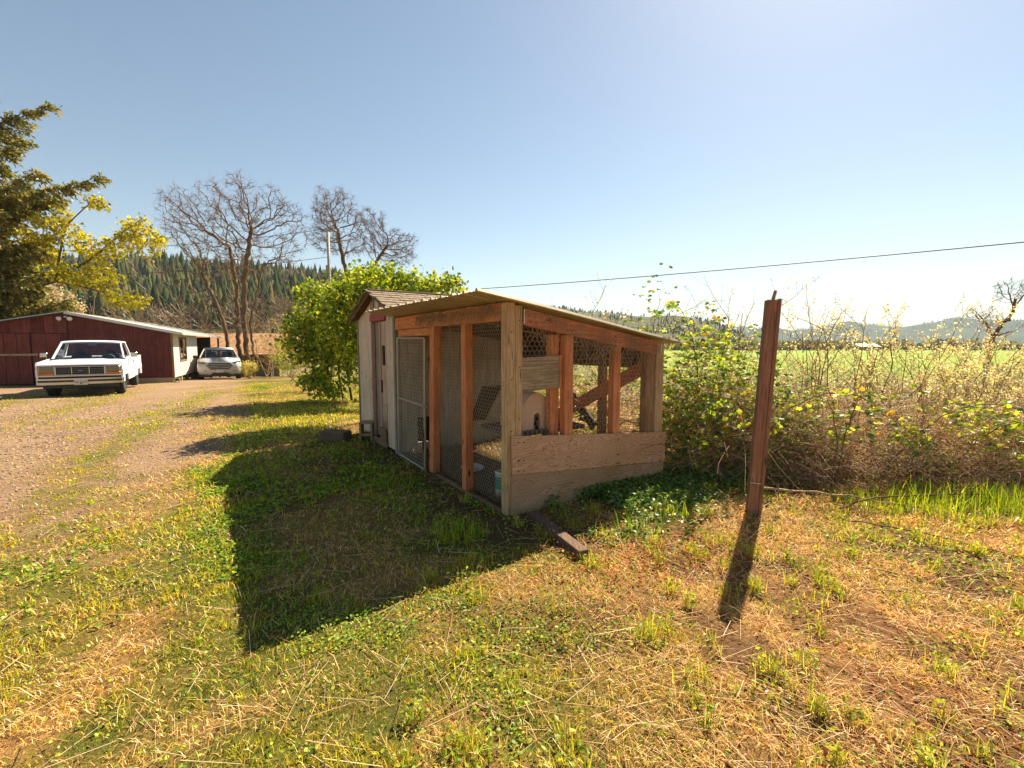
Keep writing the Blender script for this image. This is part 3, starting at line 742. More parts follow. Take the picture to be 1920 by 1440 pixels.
board('batten', 0.935, 0.965, .06, M['pink_trim'], -.028, .05)
board('wall_board', .03, .30, .05, M['panel'], -.014, .03)           # near narrow board
G().prism([(.30, 1.90), (.965, 1.90), (.965, gab(.965)), (PK, PZ - .001), (.30, gab(.30))], 0, -.012, .012).obj('gable_board', M['panel'], shed)
for yb in (.52, .80): board('batten', yb, yb + .045, 1.93, M['grey_door'], -.034, .022)
G().box((-.045, .28, 1.83), (-.012, .96, 1.925), .004).obj('red_lintel', M['red_paint'], shed)
G().box((.03, .66, .12), (.055, .93, 1.82), .003).obj('door_plank', M['grey_door'], shed)
G().box((-.005, .30, .10), (.024, .64, 1.82), .003).obj('door_plank', M['panel_b'], shed)
G().box((-.022, .555, .14), (-.006, .60, 1.81), .003).obj('door_trim', M['pink_trim'], shed)
G().box((-.030, .39, 1.20), (-.005, .44, 1.48), .002).obj('door_slot', m_plain('dark_recess_board', srgb(60, 44, 34), .9), shed)
G().box((-.026, .52, .80), (-.006, .548, .98), .002).obj('door_slot', bpy.data.materials['dark_recess_board'], shed)
G().prism([(.31, .22), (.53, .22), (.53, .62), (.31, .66)], 0, -.020, -.006).obj('door_patch', m_wood('scarred_patch', srgb(92, 60, 42), srgb(200, 172, 140), srgb(214, 192, 162), 2, 1.2, stain=.9), shed)
G().box((-.05, .30, .02), (-.018, .93, .115), .006).obj('threshold', M['old_y'], shed)
G().box((-.055, .31, .11), (-.02, .56, .30), .006).obj('kick_board', M['old_y'], shed)
g = G(); g.tube([(-.03, .70, .985), (-.06, .80, .98), (-.05, .93, .985)], .006, 6); g.obj('hasp', M['galv'], shed, True)
g = G(); g.tube([(-.034, 1.0 + .06 * math.cos(t), .90 + .09 * math.sin(t)) for t in np.linspace(0, 6.28, 18)], .004, 5); g.obj('wire_loop', M['wire'], shed, True)
G().box((-.016, -.03, -.05), (.06, .028, 1.93), .006).obj('corner_trim', M['grey_door'], shed)
# side wall that closes the run at the back, with the pop hole
M['inner'] = m_wood('grey_inner_boards', srgb(104, 92, 74), srgb(160, 144, 120), srgb(182, 166, 142), 2, .7, stain=.6, gain=1.60)
for k, (x0, x1) in enumerate(((.062, .30), (.303, .56), (.563, .98), (.983, 1.42), (1.423, 2.0))):
    if k == 1: G().box((x0, -.01, .48), (x1, .014, 1.88), .002).obj('side_board', M['inner'], shed); G().box((x0, -.01, -.02), (x1, .014, .13), .002).obj('side_board', M['inner'], shed)
    else: G().box((x0, -.01, -.02), (x1, .014, 1.88 - .1 * (x0 > 1.4)), .002).obj('side_board', M['inner'], shed)
G().box((.2, .20, .0), (.7, .24, .8), .004).obj('inner_board', bpy.data.materials['dark_recess_board'], shed)
for (a, b) in (((.0, 1.68, .05), (2.0, 1.70, 1.86)), ((1.98, .02, .0), (2.0, 1.68, 1.86))):
    G().box(a, b, .003).obj('wall_board', M['panel'], shed)
G().box((0.03, .03, .02), (1.96, 1.66, .06), .004).obj('floor', M['old_x'], shed)
# roof: two slopes of shingles
M['shingle'] = m_wood('wood_shingle', srgb(96, 78, 62), srgb(138, 116, 94), srgb(172, 152, 126), 1, 1.2, stain=.6, green=.2)
def slope(y0, z0, y1, z1, flip):
    d = Vector((0, y1 - y0, z1 - z0)); L = d.length; d.normalize(); nrm = Vector((0, -d.z, d.y)) * (1 if d.y > 0 else -1)
    G().beam((-.10, (y0 + y1) / 2 + 0, (z0 + z1) / 2 - .012), (2.12, (y0 + y1) / 2, (z0 + z1) / 2 - .012), L, .014, nrm).obj('roof_deck', M['brown_beam'], shed)
    rows = 8; proto = {}
    for i in range(rows):
        xx = -.13 - random.uniform(0, .05); s = i / rows
        p = Vector((0, y0, z0)) + d * (L * s - .02)
        while xx < 2.14:
            w = random.choice((.16, .21, .27))
            if w not in proto:
                g = G(); g.box((0, 0, 0), (w - .006, L / rows * 1.5, .012), .002); ob = g.obj('shingle', M['shingle'], shed); proto[w] = ob.data; first = ob
            else: first = link('shingle', proto[w], shed)
            q = p + nrm * (.008 + .004 * random.random()) + d * random.uniform(-.008, .008)
            ang = math.atan2(d.z, abs(d.y)) - .07
            first.location = (xx, q.y, q.z); first.rotation_euler = (ang, 0, 0) if d.y > 0 else (ang, 0, math.pi)
            if d.y < 0: first.location.x = xx + w
            xx += w
slope(-.22, 1.930, PK, 2.262, False); slope(1.80, 1.888, PK, 2.262, True)
for (y0, z0, y1, z1) in ((-.23, 1.907, PK, 2.235), (1.80, 1.865, PK, 2.235)):
    G().beam((-.115, y0, z0), (-.115, y1, z1), .02, .055).obj('fascia_board', m_wood('fascia', srgb(70, 50, 38), srgb(110, 84, 64), srgb(140, 112, 88), 1), shed)
G().beam((-.14, PK, 2.272), (2.14, PK, 2.272), .12, .016).obj('ridge_cap', M['shingle'], shed)

# concrete blocks beside the shed door
M['concrete'] = m_plain('mossy_concrete', srgb(140, 126, 92), .95, 0, .35, 14)
def block(label, loc, rz, rx=0, group='concrete blocks by the shed'):
    """hollow block standing on end"""
    g = G(); w, h, d, t = .20, .39, .20, .032
    g.box((0, 0, 0), (w, d, t), .006); g.box((0, 0, h - t), (w, d, h), .006); g.box((0, 0, h / 2 - t / 2), (w, d, h / 2 + t / 2), .005)
    g.box((0.001, 0, t), (t, d - .001, h - t), .004); g.box((w - t, 0, t), (w - .001, d - .001, h - t), .004)
    o = g.obj('concrete_block', M['concrete'], None); o.location = loc; o.rotation_euler = (rx, 0, rz); return tag(o, label, 'block', group)
b = w2(-.24, 3.72, gz1(*w2(-.24, 3.72)[:2])); block('mossy hollow concrete block standing upright at the shed door corner', (b[0], b[1], b[2] - .08), ANG - R(28))
b = w2(-.62, 4.12); o = G().box((0, 0, 0), (.44, .22, .17), .02).obj('concrete_step', m_plain('dark_concrete', srgb(96, 82, 62), .95, 0, .35, 12)); o.location = (b[0] - .1, b[1] - .05, gz1(b[0], b[1]) - .015); o.rotation_euler = (0, 0, ANG - R(50))
tag(o, 'low dark concrete slab lying left of the upright block', 'slab')

# lone post
post = thing('fence_post', 'lone leaning brown wooden post in front of the brambles', 'post', (2.127, 3.90, gz1(2.127, 3.9)))
post.rotation_euler = (R(0), R(2.3), R(-14))
G().box((-.056, -.042, -.35), (.024, .042, 1.875), .006).obj('post', M['lonepost'], post)
G().box((.027, -.037, -.35), (.058, .045, 1.885), .006).obj('side_strip', M['lonepost'], post)
G().beam((-.004, 0, 1.87), (.012, .0, 1.955), .022, .022, (0, 1, 0)).obj('peg', M['postwood_dark'], post)
g = G(); g.tube([(-.058, -.044, .30), (-.04, -.047, .303), (0, -.045, .299), (.03, -.046, .302)], .003, 5); g.obj('string', m_plain('white_string', srgb(210, 200, 180), .8), post)
# timber offcut on the ground
o = G().beam((.17, 3.76, .045), (.50, 3.05, .03), .085, .085).obj('timber_offcut', M['brown_beam']); tag(o, 'short reddish timber offcut lying on the ground by the run corner', 'timber')

# ---------------------------------------------------------------- red barn
barn = thing('red_barn', 'low weathered red barn with metal roof and white side wall', 'barn', (-15.2, 20.4, -.25), R(24.9))
M['red_a'] = m_wood('red_barn_board', srgb(66, 28, 24), srgb(106, 42, 36), srgb(134, 70, 58), 2, .5, stain=.8)
M['red_b'] = m_wood('faded_red_barn_board', srgb(84, 40, 34), srgb(126, 58, 48), srgb(150, 88, 72), 2, .5, stain=.7)
M['white_wall'] = m_wood('white_barn_board', srgb(196, 184, 166), srgb(226, 218, 204), srgb(236, 230, 220), 2, .5, stain=.25)
M['tin_white'] = m_plain('pale_roof_metal', srgb(178, 174, 168), .5, .3, .2, 4)
M['dark_wood'] = m_plain('dark_shed_wood', srgb(54, 42, 34), .9, 0, .3, 6)
RB = lambda xx: 3.04 - .2114 * abs(xx + 3.5)
xx = -3.46; k = 0
while xx < -.02:
    w = min(.288, -.0 - xx); o = G().prism([(xx, .27), (xx + w - .007, .27), (xx + w - .007, RB(xx + w)), (xx, RB(xx))], 1, -.012 - .004 * (k % 2), .015).obj('wall_board', M['red_a'], barn); xx += w; k += 1
xx = -7.0
while xx < -3.47:
    w = random.uniform(.30, .40); w = min(w, -3.47 - xx)
    G().prism([(xx, 2.20), (xx + w - .012, 2.20), (xx + w - .012, RB(xx + w)), (xx, RB(xx))], 1, -.02 - random.uniform(0, .012), .012).obj('wall_board', random.choice((M['red_a'], M['red_b'])), barn); xx += w
door = bpy.data.objects.new('barn_door', None); COL.objects.link(door); door.parent = barn
xx = -7.0
while xx < -3.47:
    w = random.uniform(.36, .46); w = min(w, -3.47 - xx); gap = .05 if abs(xx + 4.9) < .25 else .012
    G().box((xx, -.035 - random.uniform(0, .01), .14), (xx + w - gap, .0, 2.17), .004).obj('plank', random.choice((M['red_b'], M['red_b'], M['red_a'])), door); xx += w
G().box((-6.2, -.075, 1.28), (-4.45, -.045, 1.36), .004).obj('bar', M['old_x'], door)
G().box((-7, .03, .1), (-.02, .06, 2.2), .01).obj('inner_wall', M['dark_wood'], barn)
G().box((-3.46, -.03, .0), (.0, .01, .255), .006).obj('foundation_board', M['old_x'], barn)
G().box((-.03, -.03, .24), (.05, .05, 2.27), .006).obj('corner_trim', M['old_y'], barn)
# white side wall in boards round the window, on posts
yy = .055
while yy < 5.4:
    w = min(.30, 5.4 - yy)
    if 1.25 < yy + w / 2 < 2.75:
        G().box((-.01, yy, .25), (.02, yy + w - .006, .92), .003).obj('side_board', M['white_wall'], barn); G().box((-.01, yy, 2.08), (.02, yy + w - .006, 2.27), .003).obj('side_board', M['white_wall'], barn)
    else: G().box((-.01, yy, .25), (.02, yy + w - .006, 2.27), .003).obj('side_board', M['white_wall'], barn)
    yy += w
win = G()
for (a, b) in (((.0, 1.28, .92), (.045, 1.36, 2.08)), ((.0, 2.66, .92), (.045, 2.74, 2.08)), ((.0, 1.361, .92), (.045, 2.659, 1.0)), ((.0, 1.361, 2.0), (.045, 2.659, 2.08)), ((.002, 1.97, 1.001), (.04, 2.03, 1.999))): win.box(a, b, .004)
win = win.obj('window', M['old_y'], barn)
G().box((.012, 1.37, 1.005), (.02, 2.65, 1.995), .001).obj('pane', m_glass('window_glass', (.3, .32, .32)), win)
G().box((-2.0, 1.2, .5), (-1.95, 3.0, 2.1), .01).obj('inner_wall', M['dark_wood'], barn)
for yy in (.1, 1.5, 2.9, 4.3, 5.3): G().box((-.15, yy, -.3), (.0, yy + .2, .24), .01).obj('pier', M['concrete'], barn)
G().box((-6.9, 5.4, .0), (-.05, 5.45, 2.25), .01).obj('inner_wall', M['dark_wood'], barn)
G().box((.10, 11.7, -.9), (.2, 11.8, 2.16), .006).obj('carport_post', M['dark_wood'], barn)
G().box((.10, 8.4, -.9), (.2, 8.5, 2.16), .006).obj('carport_post', M['dark_wood'], barn)
G().box((-7.0, 11.9, -1.0), (-.4, 11.96, 2.2), .01).obj('back_wall', M['dark_wood'], barn)
G().box((-7.05, -.02, -.2), (-7.0, 12, 2.25), .01).obj('side_wall', M['red_b'], barn)
for sgn in (1, -1):
    secs = []
    for q in np.linspace(-.18, 12.2, 80):
        b = .02 * (int(q / .155) % 2)
        secs.append([(-3.5, q, 3.07 + b), (-3.5 + sgn * 3.95, q, 3.07 - .2114 * 3.95 + b), (-3.5 + sgn * 3.95, q, 3.03 - .2114 * 3.95 + b * 0), (-3.5, q, 3.03)])
    G().loft(secs).obj('roof_sheet', M['tin_white'], barn)
    G().beam((-3.5, -.20, 3.015), (-3.5 + sgn * 3.96, -.20, 3.015 - .2114 * 3.96), .02, .07).obj('fascia_board', M['tin_white' if sgn > 0 else 'dark_wood'], barn)
G().beam((.46, -.15, 2.185), (.46, 12.2, 2.185), .02, .07).obj('fascia_board', M['tin_white'], barn)
fl = G(); fl.box((-3.56, -.09, 2.83), (-3.44, -.02, 2.91), .01); fl = fl.obj('floodlight', M['tin_white'], barn)
for sx in (-.15, .13):
    G().lathe([(.001, .0), (.045, .0), (.085, .12), (.08, .125), (.001, .12)], 14, 1, (0, 0, 0)).obj('lamp_head', M['plastic'], fl, True)
    h = bpy.data.objects[-1] if False else fl.children[-1]; h.location = (-3.5 + sx, -.08, 2.83); h.rotation_euler = (R(205), 0, R(18 if sx > 0 else -18))
pb = block('pale hollow block under the barn corner', (-15.0, 20.15, gz1(-15, 20.2) - .2), R(30), group=None)

# ---------------------------------------------------------------- house behind the trees
hs = thing('brown_roofed_house', 'low house with a big mossy brown roof behind the bare tree', 'house', (-20.2, 39.5, -1.35), R(4))
def m_houseroof():
    t = NT('mossy_shingle_roof'); co = t.coord(); n = t.noise(2.2, 5, .65, vec=co); n2 = t.noise(16, 4, .7, vec=co)
    w = t('TexWave', 0, props={'wave_type': 'BANDS', 'bands_direction': 'Y'}, Vector=co, Scale=.9, Distortion=.6, Detail=2.0)
    c = t.ramp(n, [(.3, srgb(134, 96, 66)), (.55, srgb(176, 132, 92)), (.75, srgb(178, 152, 84))]); c = t.mix(t.ramp(n2, [(.3, (0, 0, 0)), (.7, (1, 1, 1))]), t.mix(1.0, c, (.8, .76, .7), 'MULTIPLY'), c)
    return t.bsdf(c, .95, bump=w, bstr=.2, bdist=.05)
M['hroof'] = m_houseroof(); M['siding'] = m_wood('tan_siding', srgb(120, 102, 74), srgb(160, 140, 104), srgb(182, 164, 128), 2, .4)
G().box((-14, 0, -.2), (0, 7, 2.0), .01).obj('wall', M['siding'], hs)
for k in range(12):
    y0 = -.6 + k * .37; z0 = 1.95 + k * .37 * .42
    G().beam((-14.6, y0 + .2, z0 + .09), (.9, y0 + .2, z0 + .09), .43, .025, (0, -.41, 1)).obj('shingle_course', M['hroof'], hs)
G().prism([(-.6, 1.9), (3.8, 3.72), (8.0, 1.9)], 0, -14.5, .8).obj('roof', M['hroof'], hs)
w_ = G()
for (a, b) in (((-2.4, -.05, .75), (-2.33, .0, 1.65)), ((-1.27, -.05, .75), (-1.2, .0, 1.65)), ((-2.329, -.05, .75), (-1.271, .0, .82)), ((-2.329, -.05, 1.58), (-1.271, .0, 1.65))): w_.box(a, b, .004)
w_ = w_.obj('window', M['siding'], hs); G().box((-2.33, -.02, .82), (-1.27, -.012, 1.58), .001).obj('pane', m_plain('dark_window_glass', (.012, .014, .016), .08), w_)
G().box((-.45, -.45, -.4), (-.33, -.33, 1.9), .006).obj('porch_post', M['white_wall'], hs)
for xx in (-3.0, -3.6, -4.2): G().box((xx, -.04, 0), (xx + .06, .0, 1.9), .003).obj('batten', M['siding'], hs)

# ---------------------------------------------------------------- utility pole and lines
up = thing('utility_pole', 'grey wooden utility pole beside the second bare tree', 'pole', (-14.6, 37, gz1(-14.6, 37)))
G().cyl((0, 0, -.4), (0, 0, 11.5), .17, .11, 12).obj('pole', m_wood('grey_pole_wood', srgb(150, 142, 130), srgb(196, 188, 176), srgb(216, 210, 198), 2, .3), up, True)
G().beam((-.9, 0, 10.2), (.9, 0, 10.2), .1, .1).obj('crossarm', M['bark_grey'], up) if False else None
G().box((-.20, -.2, 8.2), (.0, -.1, 8.9), .02).obj('bracket', M['galv'], up)
M['cable'] = m_plain('black_cable', srgb(60, 58, 58), .6)
def cable(label, a, b, sag, r, n=26):
    t = np.linspace(0, 1, n)[:, None]; p = np.array(a) * (1 - t) + np.array(b) * t; p[:, 2] -= sag * 4 * t[:, 0] * (1 - t[:, 0])
    o = G().tube(p, r, 6).obj('power_line', M['cable'], None, True); return tag(o, label, 'cable')
cable('single black service cable running from behind the run up to the right', (-1.5, 22, 4.12), (14.2, 11.0, 4.10), .08, .016)
cable('thin overhead wire between the utility pole and the left trees', (-14.7, 37, 10.6), (-40, 30, 7.6), .7, .018)
cable('lower thin overhead wire running left from the utility pole', (-14.7, 37, 8.4), (-40, 32, 6.3), .6, .018)

# ---------------------------------------------------------------- vehicles
M['paint_white'] = m_plain('white_car_paint', srgb(216, 220, 226), .28, 0, .03, 3)
M['paint_pearl'] = m_plain('pearl_white_paint', srgb(186, 186, 188), .22, .05, .03, 3)
M['chrome'] = m_plain('chrome', (.46, .49, .56), .16, 1.0, .04)
M['chrome_dark'] = m_plain('dull_chrome', (.30, .31, .34), .25, 1.0, .04)
M['black'] = m_plain('black_plastic', (.014, .014, .014), .5)
M['tyre'] = m_plain('tyre_rubber', (.018, .017, .016), .85, 0, .3, 20)
M['rim'] = m_plain('steel_rim', srgb(150, 146, 140), .35, .8)
M['lens'] = m_plain('headlamp_lens', srgb(150, 148, 142), .12, .5)
M['lens_dark'] = m_plain('dark_headlamp_lens', srgb(84, 82, 82), .1, .4)
M['amber'] = m_plain('amber_lens', srgb(206, 108, 28), .25)
M['cabin'] = m_plain('grey_cabin_trim', srgb(150, 140, 128), .8)
M['seat'] = m_plain('blue_grey_seat', srgb(48, 56, 74), .85)
M['plate'] = m_plain('licence_plate', srgb(206, 200, 190), .5)
M['wind'] = m_glass('windscreen_glass', (.80, .86, .86))
M['wind_dark'] = m_glass('tinted_windscreen', (.16, .2, .23))
M['ink'] = m_plain('plate_ink', srgb(70, 40, 44), .6)
def text(body, size, mat, parent, loc, name='lettering', rx=90, sx=1.0):
    cu = bpy.data.curves.new(name, 'FONT'); cu.body = body; cu.size = size; cu.align_x = 'CENTER'; cu.align_y = 'CENTER'; cu.extrude = .001
    tmp = bpy.data.objects.new('tmp', cu); COL.objects.link(tmp); bpy.context.view_layer.update()
    me = bpy.data.meshes.new_from_object(tmp.evaluated_get(bpy.context.evaluated_depsgraph_get())); bpy.data.objects.remove(tmp)
    me.materials.clear(); me.materials.append(mat)
    o = link(name, me, parent); o.location = loc; o.rotation_euler = (R(rx), 0, 0); o.scale = (sx, 1, 1); return o
def wheel(veh, x, y, r, w, hub=.6):
    wh = bpy.data.objects.new('wheel', None); COL.objects.link(wh); wh.parent = veh; wh.location = (x, y, r)
    s = 1 if x > 0 else -1
    G().lathe([(r * hub, -w / 2), (r * .9, -w / 2), (r * .985, -w * .36), (r, -w * .2), (r, w * .2), (r * .985, w * .36), (r * .9, w / 2), (r * hub, w / 2), (r * hub, -w / 2)], 30, 0).obj('tyre', M['tyre'], wh, True)
    G().lathe([(r * hub, -w * .4), (r * hub * .98, w * .42 * s), (r * .45, w * .30 * s), (r * .2, w * .34 * s), (r * .12, w * .46 * s), (.001, w * .46 * s)], 24, 0).obj('rim', M['rim'], wh, True)
    return wh
def side_poly(zb, top, arches, y0, y1, n=14):
    """outline in (y, z): top line left to right, then back along the bottom with wheel arches"""
    p = list(top)
    p.append((y1, zb))
    for (cy, r, cz) in sorted(arches, reverse=True):
        a0 = math.asin(min(1, max(-1, (zb - cz) / r)))
        for t in np.linspace(a0, math.pi - a0, n): p.append((cy + r * math.cos(t), cz + r * math.sin(t)))
    p.append((y0, zb)); return p
# --- pickup: faces local -y, origin under the middle of the front bumper
PT = (-13.25, 13.95)
tr = thing('pickup_truck', 'old white pickup truck with chrome grille parked before the red barn', 'pickup truck', (PT[0], PT[1], gz1(-13.7, 15.5) + .01), R(34))
AR = [(.98, .44, .38), (4.42, .44, .38)]
for s in (-1, 1):
    g = G(); g.prism(side_poly(.44, [(.06, .62), (.05, .98), (.12, 1.08), (1.42, 1.16), (3.02, 1.20), (3.05, 1.17)], AR[:1], .06, 3.05), 0, s * .945, s * .985)
    g.prism([(.06, .66), (3.05, .66), (3.05, .86), (.06, .86)], 0, s * .98, s * .998)
    g.obj('body_side', M['paint_white'], tr)
    g = G(); g.prism(side_poly(.46, [(3.08, 1.20), (5.32, 1.20)], AR[1:], 3.08, 5.32), 0, s * .93, s * .99); g.box((s * .99, 3.1, .68), (s * .999, 5.3, .86), .003)
    g.obj('bed_side', M['paint_white'], tr)
    g = G(); g.prism([(1.52, .50), (1.50, 1.14), (2.96, 1.17), (2.96, .50)], 0, s * .986, s * .992)
    dd = g.obj('door', M['paint_white'], tr); G().box((s * .992, 2.74, 1.0), (s * 1.01, 2.90, 1.04), .004).obj('handle', M['black'], dd)
    for (cy, r, cz) in AR:
        secs = [[(s * .70, cy + r * 1.02 * math.cos(t), cz + r * 1.02 * math.sin(t)), (s * .944, cy + r * 1.02 * math.cos(t), cz + r * 1.02 * math.sin(t))] for t in np.linspace(0, math.pi, 12)]
        G().loft(secs, False, False).obj('wheel_well', M['black'], tr)
g = G(); hood = []
for yy, zz, ww in ((.02, 1.02, .90), (.06, 1.06, .93), (.20, 1.085, .95), (.9, 1.13, .95), (1.50, 1.165, .95)):
    hood.append([(xx * ww, yy, zz - .05 * abs(xx) ** 4 - .012 * (abs(abs(xx) - .55) < .12)) for xx in np.linspace(-1, 1, 17)])
g.loft(hood, False, False); g.obj('hood', M['paint_white'], tr, True)
G().box((-.93, 1.42, 1.10), (.93, 1.60, 1.165), .01).obj('cowl', M['black'], tr)
# cab
g = G()
A0, A1 = (.865, 1.50, 1.17), (.735, 2.16, 1.70)
for s in (-1, 1):
    g.beam((s * .885, 1.46, 1.14), (s * .745, 2.14, 1.70), .05, .07, (0, -.6, .6)); g.beam((s * .90, 3.0, 1.16), (s * .755, 2.93, 1.71), .06, .14, (0, 1, 0))
    g.beam((s * .90, 1.60, 1.165), (s * .90, 3.02, 1.185), .05, .05)
roofs = [[(xx * w, yy, zz - .035 * abs(xx) ** 3) for xx in np.linspace(-1, 1, 11)] + [(xx * w, yy, zz - .06 - .02 * abs(xx) ** 3) for xx in np.linspace(1, -1, 11)] for yy, zz, w in ((2.08, 1.725, .765), (2.16, 1.755, .775), (2.5, 1.775, .785), (2.95, 1.765, .785), (3.03, 1.73, .78))]
g.loft(roofs); g.box((-.9, 2.96, .6), (.9, 3.03, 1.2), .01); g.beam((-.79, 2.99, 1.69), (.79, 2.99, 1.69), .06, .08); g.obj('cab', M['paint_white'], tr, False)
ws = [[(xx * .85, 1.50 - .05 * (1 - xx * xx), 1.165) for xx in np.linspace(-1, 1, 9)], [(xx * .735, 2.13 - .05 * (1 - xx * xx), 1.705) for xx in np.linspace(-1, 1, 9)]]
G().loft(ws, False, False).obj('windscreen', M['wind'], tr, True)
for s in (-1, 1): G().add([(s * .885, 1.66, 1.185), (s * .885, 2.90, 1.19), (s * .765, 2.84, 1.69), (s * .765, 2.22, 1.69)], [(0, 1, 2, 3)]).obj('side_window', M['wind'], tr)
G().add([(-.82, 2.985, 1.20), (.82, 2.985, 1.20), (.72, 2.95, 1.67), (-.72, 2.95, 1.67)], [(0, 1, 2, 3)]).obj('rear_window', M['wind'], tr)
for s in (-1, 1):
    sq = bpy.data.objects.new('wiper', None) if False else None
    G().beam((s * .18 - .1, 1.44, 1.185), (s * .18 + .42, 1.49, 1.225), .012, .012).obj('wiper', M['black'], tr)
G().box((-.85, 1.60, .95), (.85, 1.78, 1.15), .03).obj('dashboard', M['cabin'], tr)
G().box((-.8, 2.35, .70), (.8, 2.85, .98), .05).obj('bench_seat', M['seat'], tr)
for s in (-1, 1):
    G().beam((s * .40, 2.72, .95), (s * .40, 2.82, 1.30), .52, .12, (0, 1, 0), .04).obj('seat_back', M['seat'], tr); G().beam((s * .40, 2.80, 1.28), (s * .40, 2.83, 1.42), .26, .08, (0, 1, 0), .03).obj('headrest', M['seat'], tr)
g = G(); g.tube([(-.40 + .19 * math.cos(t) * -1, 1.98 + .07 * math.sin(t), 1.12 + .17 * math.sin(t)) for t in np.linspace(0, 6.283, 20)], .014, 6); g.cyl((-.40, 1.98, 1.12), (-.40, 1.7, 1.0), .02); sw = g.obj('steering_wheel', M['cabin'], tr, True); sw.location.x = .8
G().box((-.12, 2.13, 1.585), (.10, 2.16, 1.645), .008).obj('mirror_inside', M['plate'], tr)
# front end
g = G(); g.box((-.94, .03, .655), (.94, .10, .70), .01); g.box((-.945, .02, .975), (.945, .12, 1.03), .015); g.box((-.60, .035, .70), (-.575, .1, .98), .004); g.box((.575, .035, .70), (.60, .1, .98), .004); g.obj('front_panel', M['paint_white'], tr)
G().box((-.93, .10, .55), (.93, .14, 1.0), .01).obj('grille_backing', M['black'], tr)
gr = G(); gr.box((-.575, .0, .70), (-.545, .06, .965), .006); gr.box((.545, .0, .70), (.575, .06, .965), .006); gr.box((-.545, .0, .70), (.545, .06, .722), .006); gr.box((-.545, .0, .942), (.545, .06, .965), .006)
gr = gr.obj('grille', M['chrome'], tr)
for zz in (.778, .832, .886): G().box((-.544, .018, zz - .0045), (.544, .05, zz + .0045), .002).obj('grille_bar', M['chrome_dark'], gr)
for xx in (-.20, .20): G().box((xx - .010, .008, .723), (xx + .010, .055, .941), .004).obj('grille_bar', M['chrome'], gr)
for s in (-1, 1):
    a, b = sorted((s * .605, s * .935)); hl = G().box((a, .02, .775), (b, .10, .97), .015).obj('headlight', M['lens'], tr)
    G().box((a, .012, .705), (b, .09, .770), .01).obj('turn_signal', M['amber'], hl)
    G().box((a + .02, .012, .795), (b - .02, .022, .95), .006).obj('lens', M['wind'], hl)
em = G(); em.lathe([(.001, -.008), (.045, -.008), (.05, 0)], 24, 1); em = em.obj('emblem', m_plain('blue_emblem', srgb(40, 56, 104), .3), gr); em.location = (0, .012, .832); em.scale = (1.35, 1, .55)
text('Ford', .05, M['chrome'], gr, (0, .002, .832), 'emblem_lettering')
for nm, zz, hh, mt, yy in (('bumper', .575, .05, 'chrome', -.02), ('bumper_strip', .522, .05, 'black', -.028), ('bumper_lower', .452, .075, 'chrome', -.012)):
    secs = []
    for xx in np.linspace(-1.0, 1.0, 15):
        q = yy + .10 * abs(xx) ** 5; secs.append([(xx, q, zz - hh / 2), (xx, q, zz + hh / 2), (xx, q + .07, zz + hh / 2), (xx, q + .07, zz - hh / 2)])
    G().loft(secs).obj(nm, M[mt], tr)
G().box((-.86, .06, .30), (.86, .12, .40), .01).obj('valance', M['black'], tr)
pl = G().box((-.155, -.034, .395), (.155, -.026, .555), .004).obj('licence_plate', M['plate'], tr)
text('441', .085, M['ink'], pl, (-.088, -.0365, .48), 'plate_lettering', sx=.8); text('HF3', .085, M['ink'], pl, (.092, -.0365, .48), 'plate_lettering', sx=.75)
G().add([(-.028, -.0365, .42), (.034, -.0365, .42), (.003, -.0365, .53)], [(0, 1, 2)]).obj('plate_tree_mark', m_plain('plate_green', srgb(92, 128, 88), .6), pl)
for s in (-1, 1):
    g = G(); g.box((s * 1.13 - .09, 1.70, 1.20), (s * 1.13 + .09, 1.78, 1.36), .02); mr = g.obj('mirror', M['chrome'], tr)
    G().tube([(s * .95, 1.72, 1.10), (s * 1.06, 1.70, 1.16), (s * 1.10, 1.74, 1.22)], .012, 6).obj('mirror_arm', M['chrome'], mr)
for (x_, y_) in ((-.80, .98), (.80, .98), (-.80, 4.42), (.80, 4.42)): wheel(tr, x_, y_, .375, .25)
G().box((-.92, 3.10, .52), (.92, 5.28, .60), .01).obj('bed_floor', M['paint_white'], tr); G().box((-.92, 5.24, .50), (.92, 5.31, 1.19), .01).obj('tailgate', M['paint_white'], tr); G().box((-.92, 3.08, .50), (.92, 3.14, 1.19), .01).obj('bed_front', M['paint_white'], tr)
G().box((-.45, .2, .28), (.45, 5.2, .44), .03).obj('chassis', M['black'], tr); G().cyl((-.75, .98, .33), (.75, .98, .33), .05).obj('axle', M['black'], tr); G().cyl((-.75, 4.42, .36), (.75, 4.42, .36), .06).obj('axle', M['black'], tr)
for s in (-1, 1):
    G().tube([(s * .905, .10, 1.035), (s * .925, .5, 1.072), (s * .93, 1.0, 1.098), (s * .93, 1.45, 1.125)], .006, 4).obj('hood_gap', M['black'], tr)
    G().box((s * .988, 1.485, .52), (s * .9935, 1.497, 1.13), .001).obj('door_gap', M['black'], tr); G().box((s * .988, 2.965, .52), (s * .9935, 2.977, 1.16), .001).obj('door_gap', M['black'], tr)
    G().box((s * .985, .50, .80), (s * 1.0, .60, .84), .003).obj('side_marker', M['amber'], tr)
G().tube([(.86, 1.30, 1.13), (.88, 1.34, 1.75)], .004, 5).obj('antenna', M['black'], tr)
G().box((-.62, .02, .985), (.62, .03, .998), .002).obj('hood_gap', M['black'], tr)
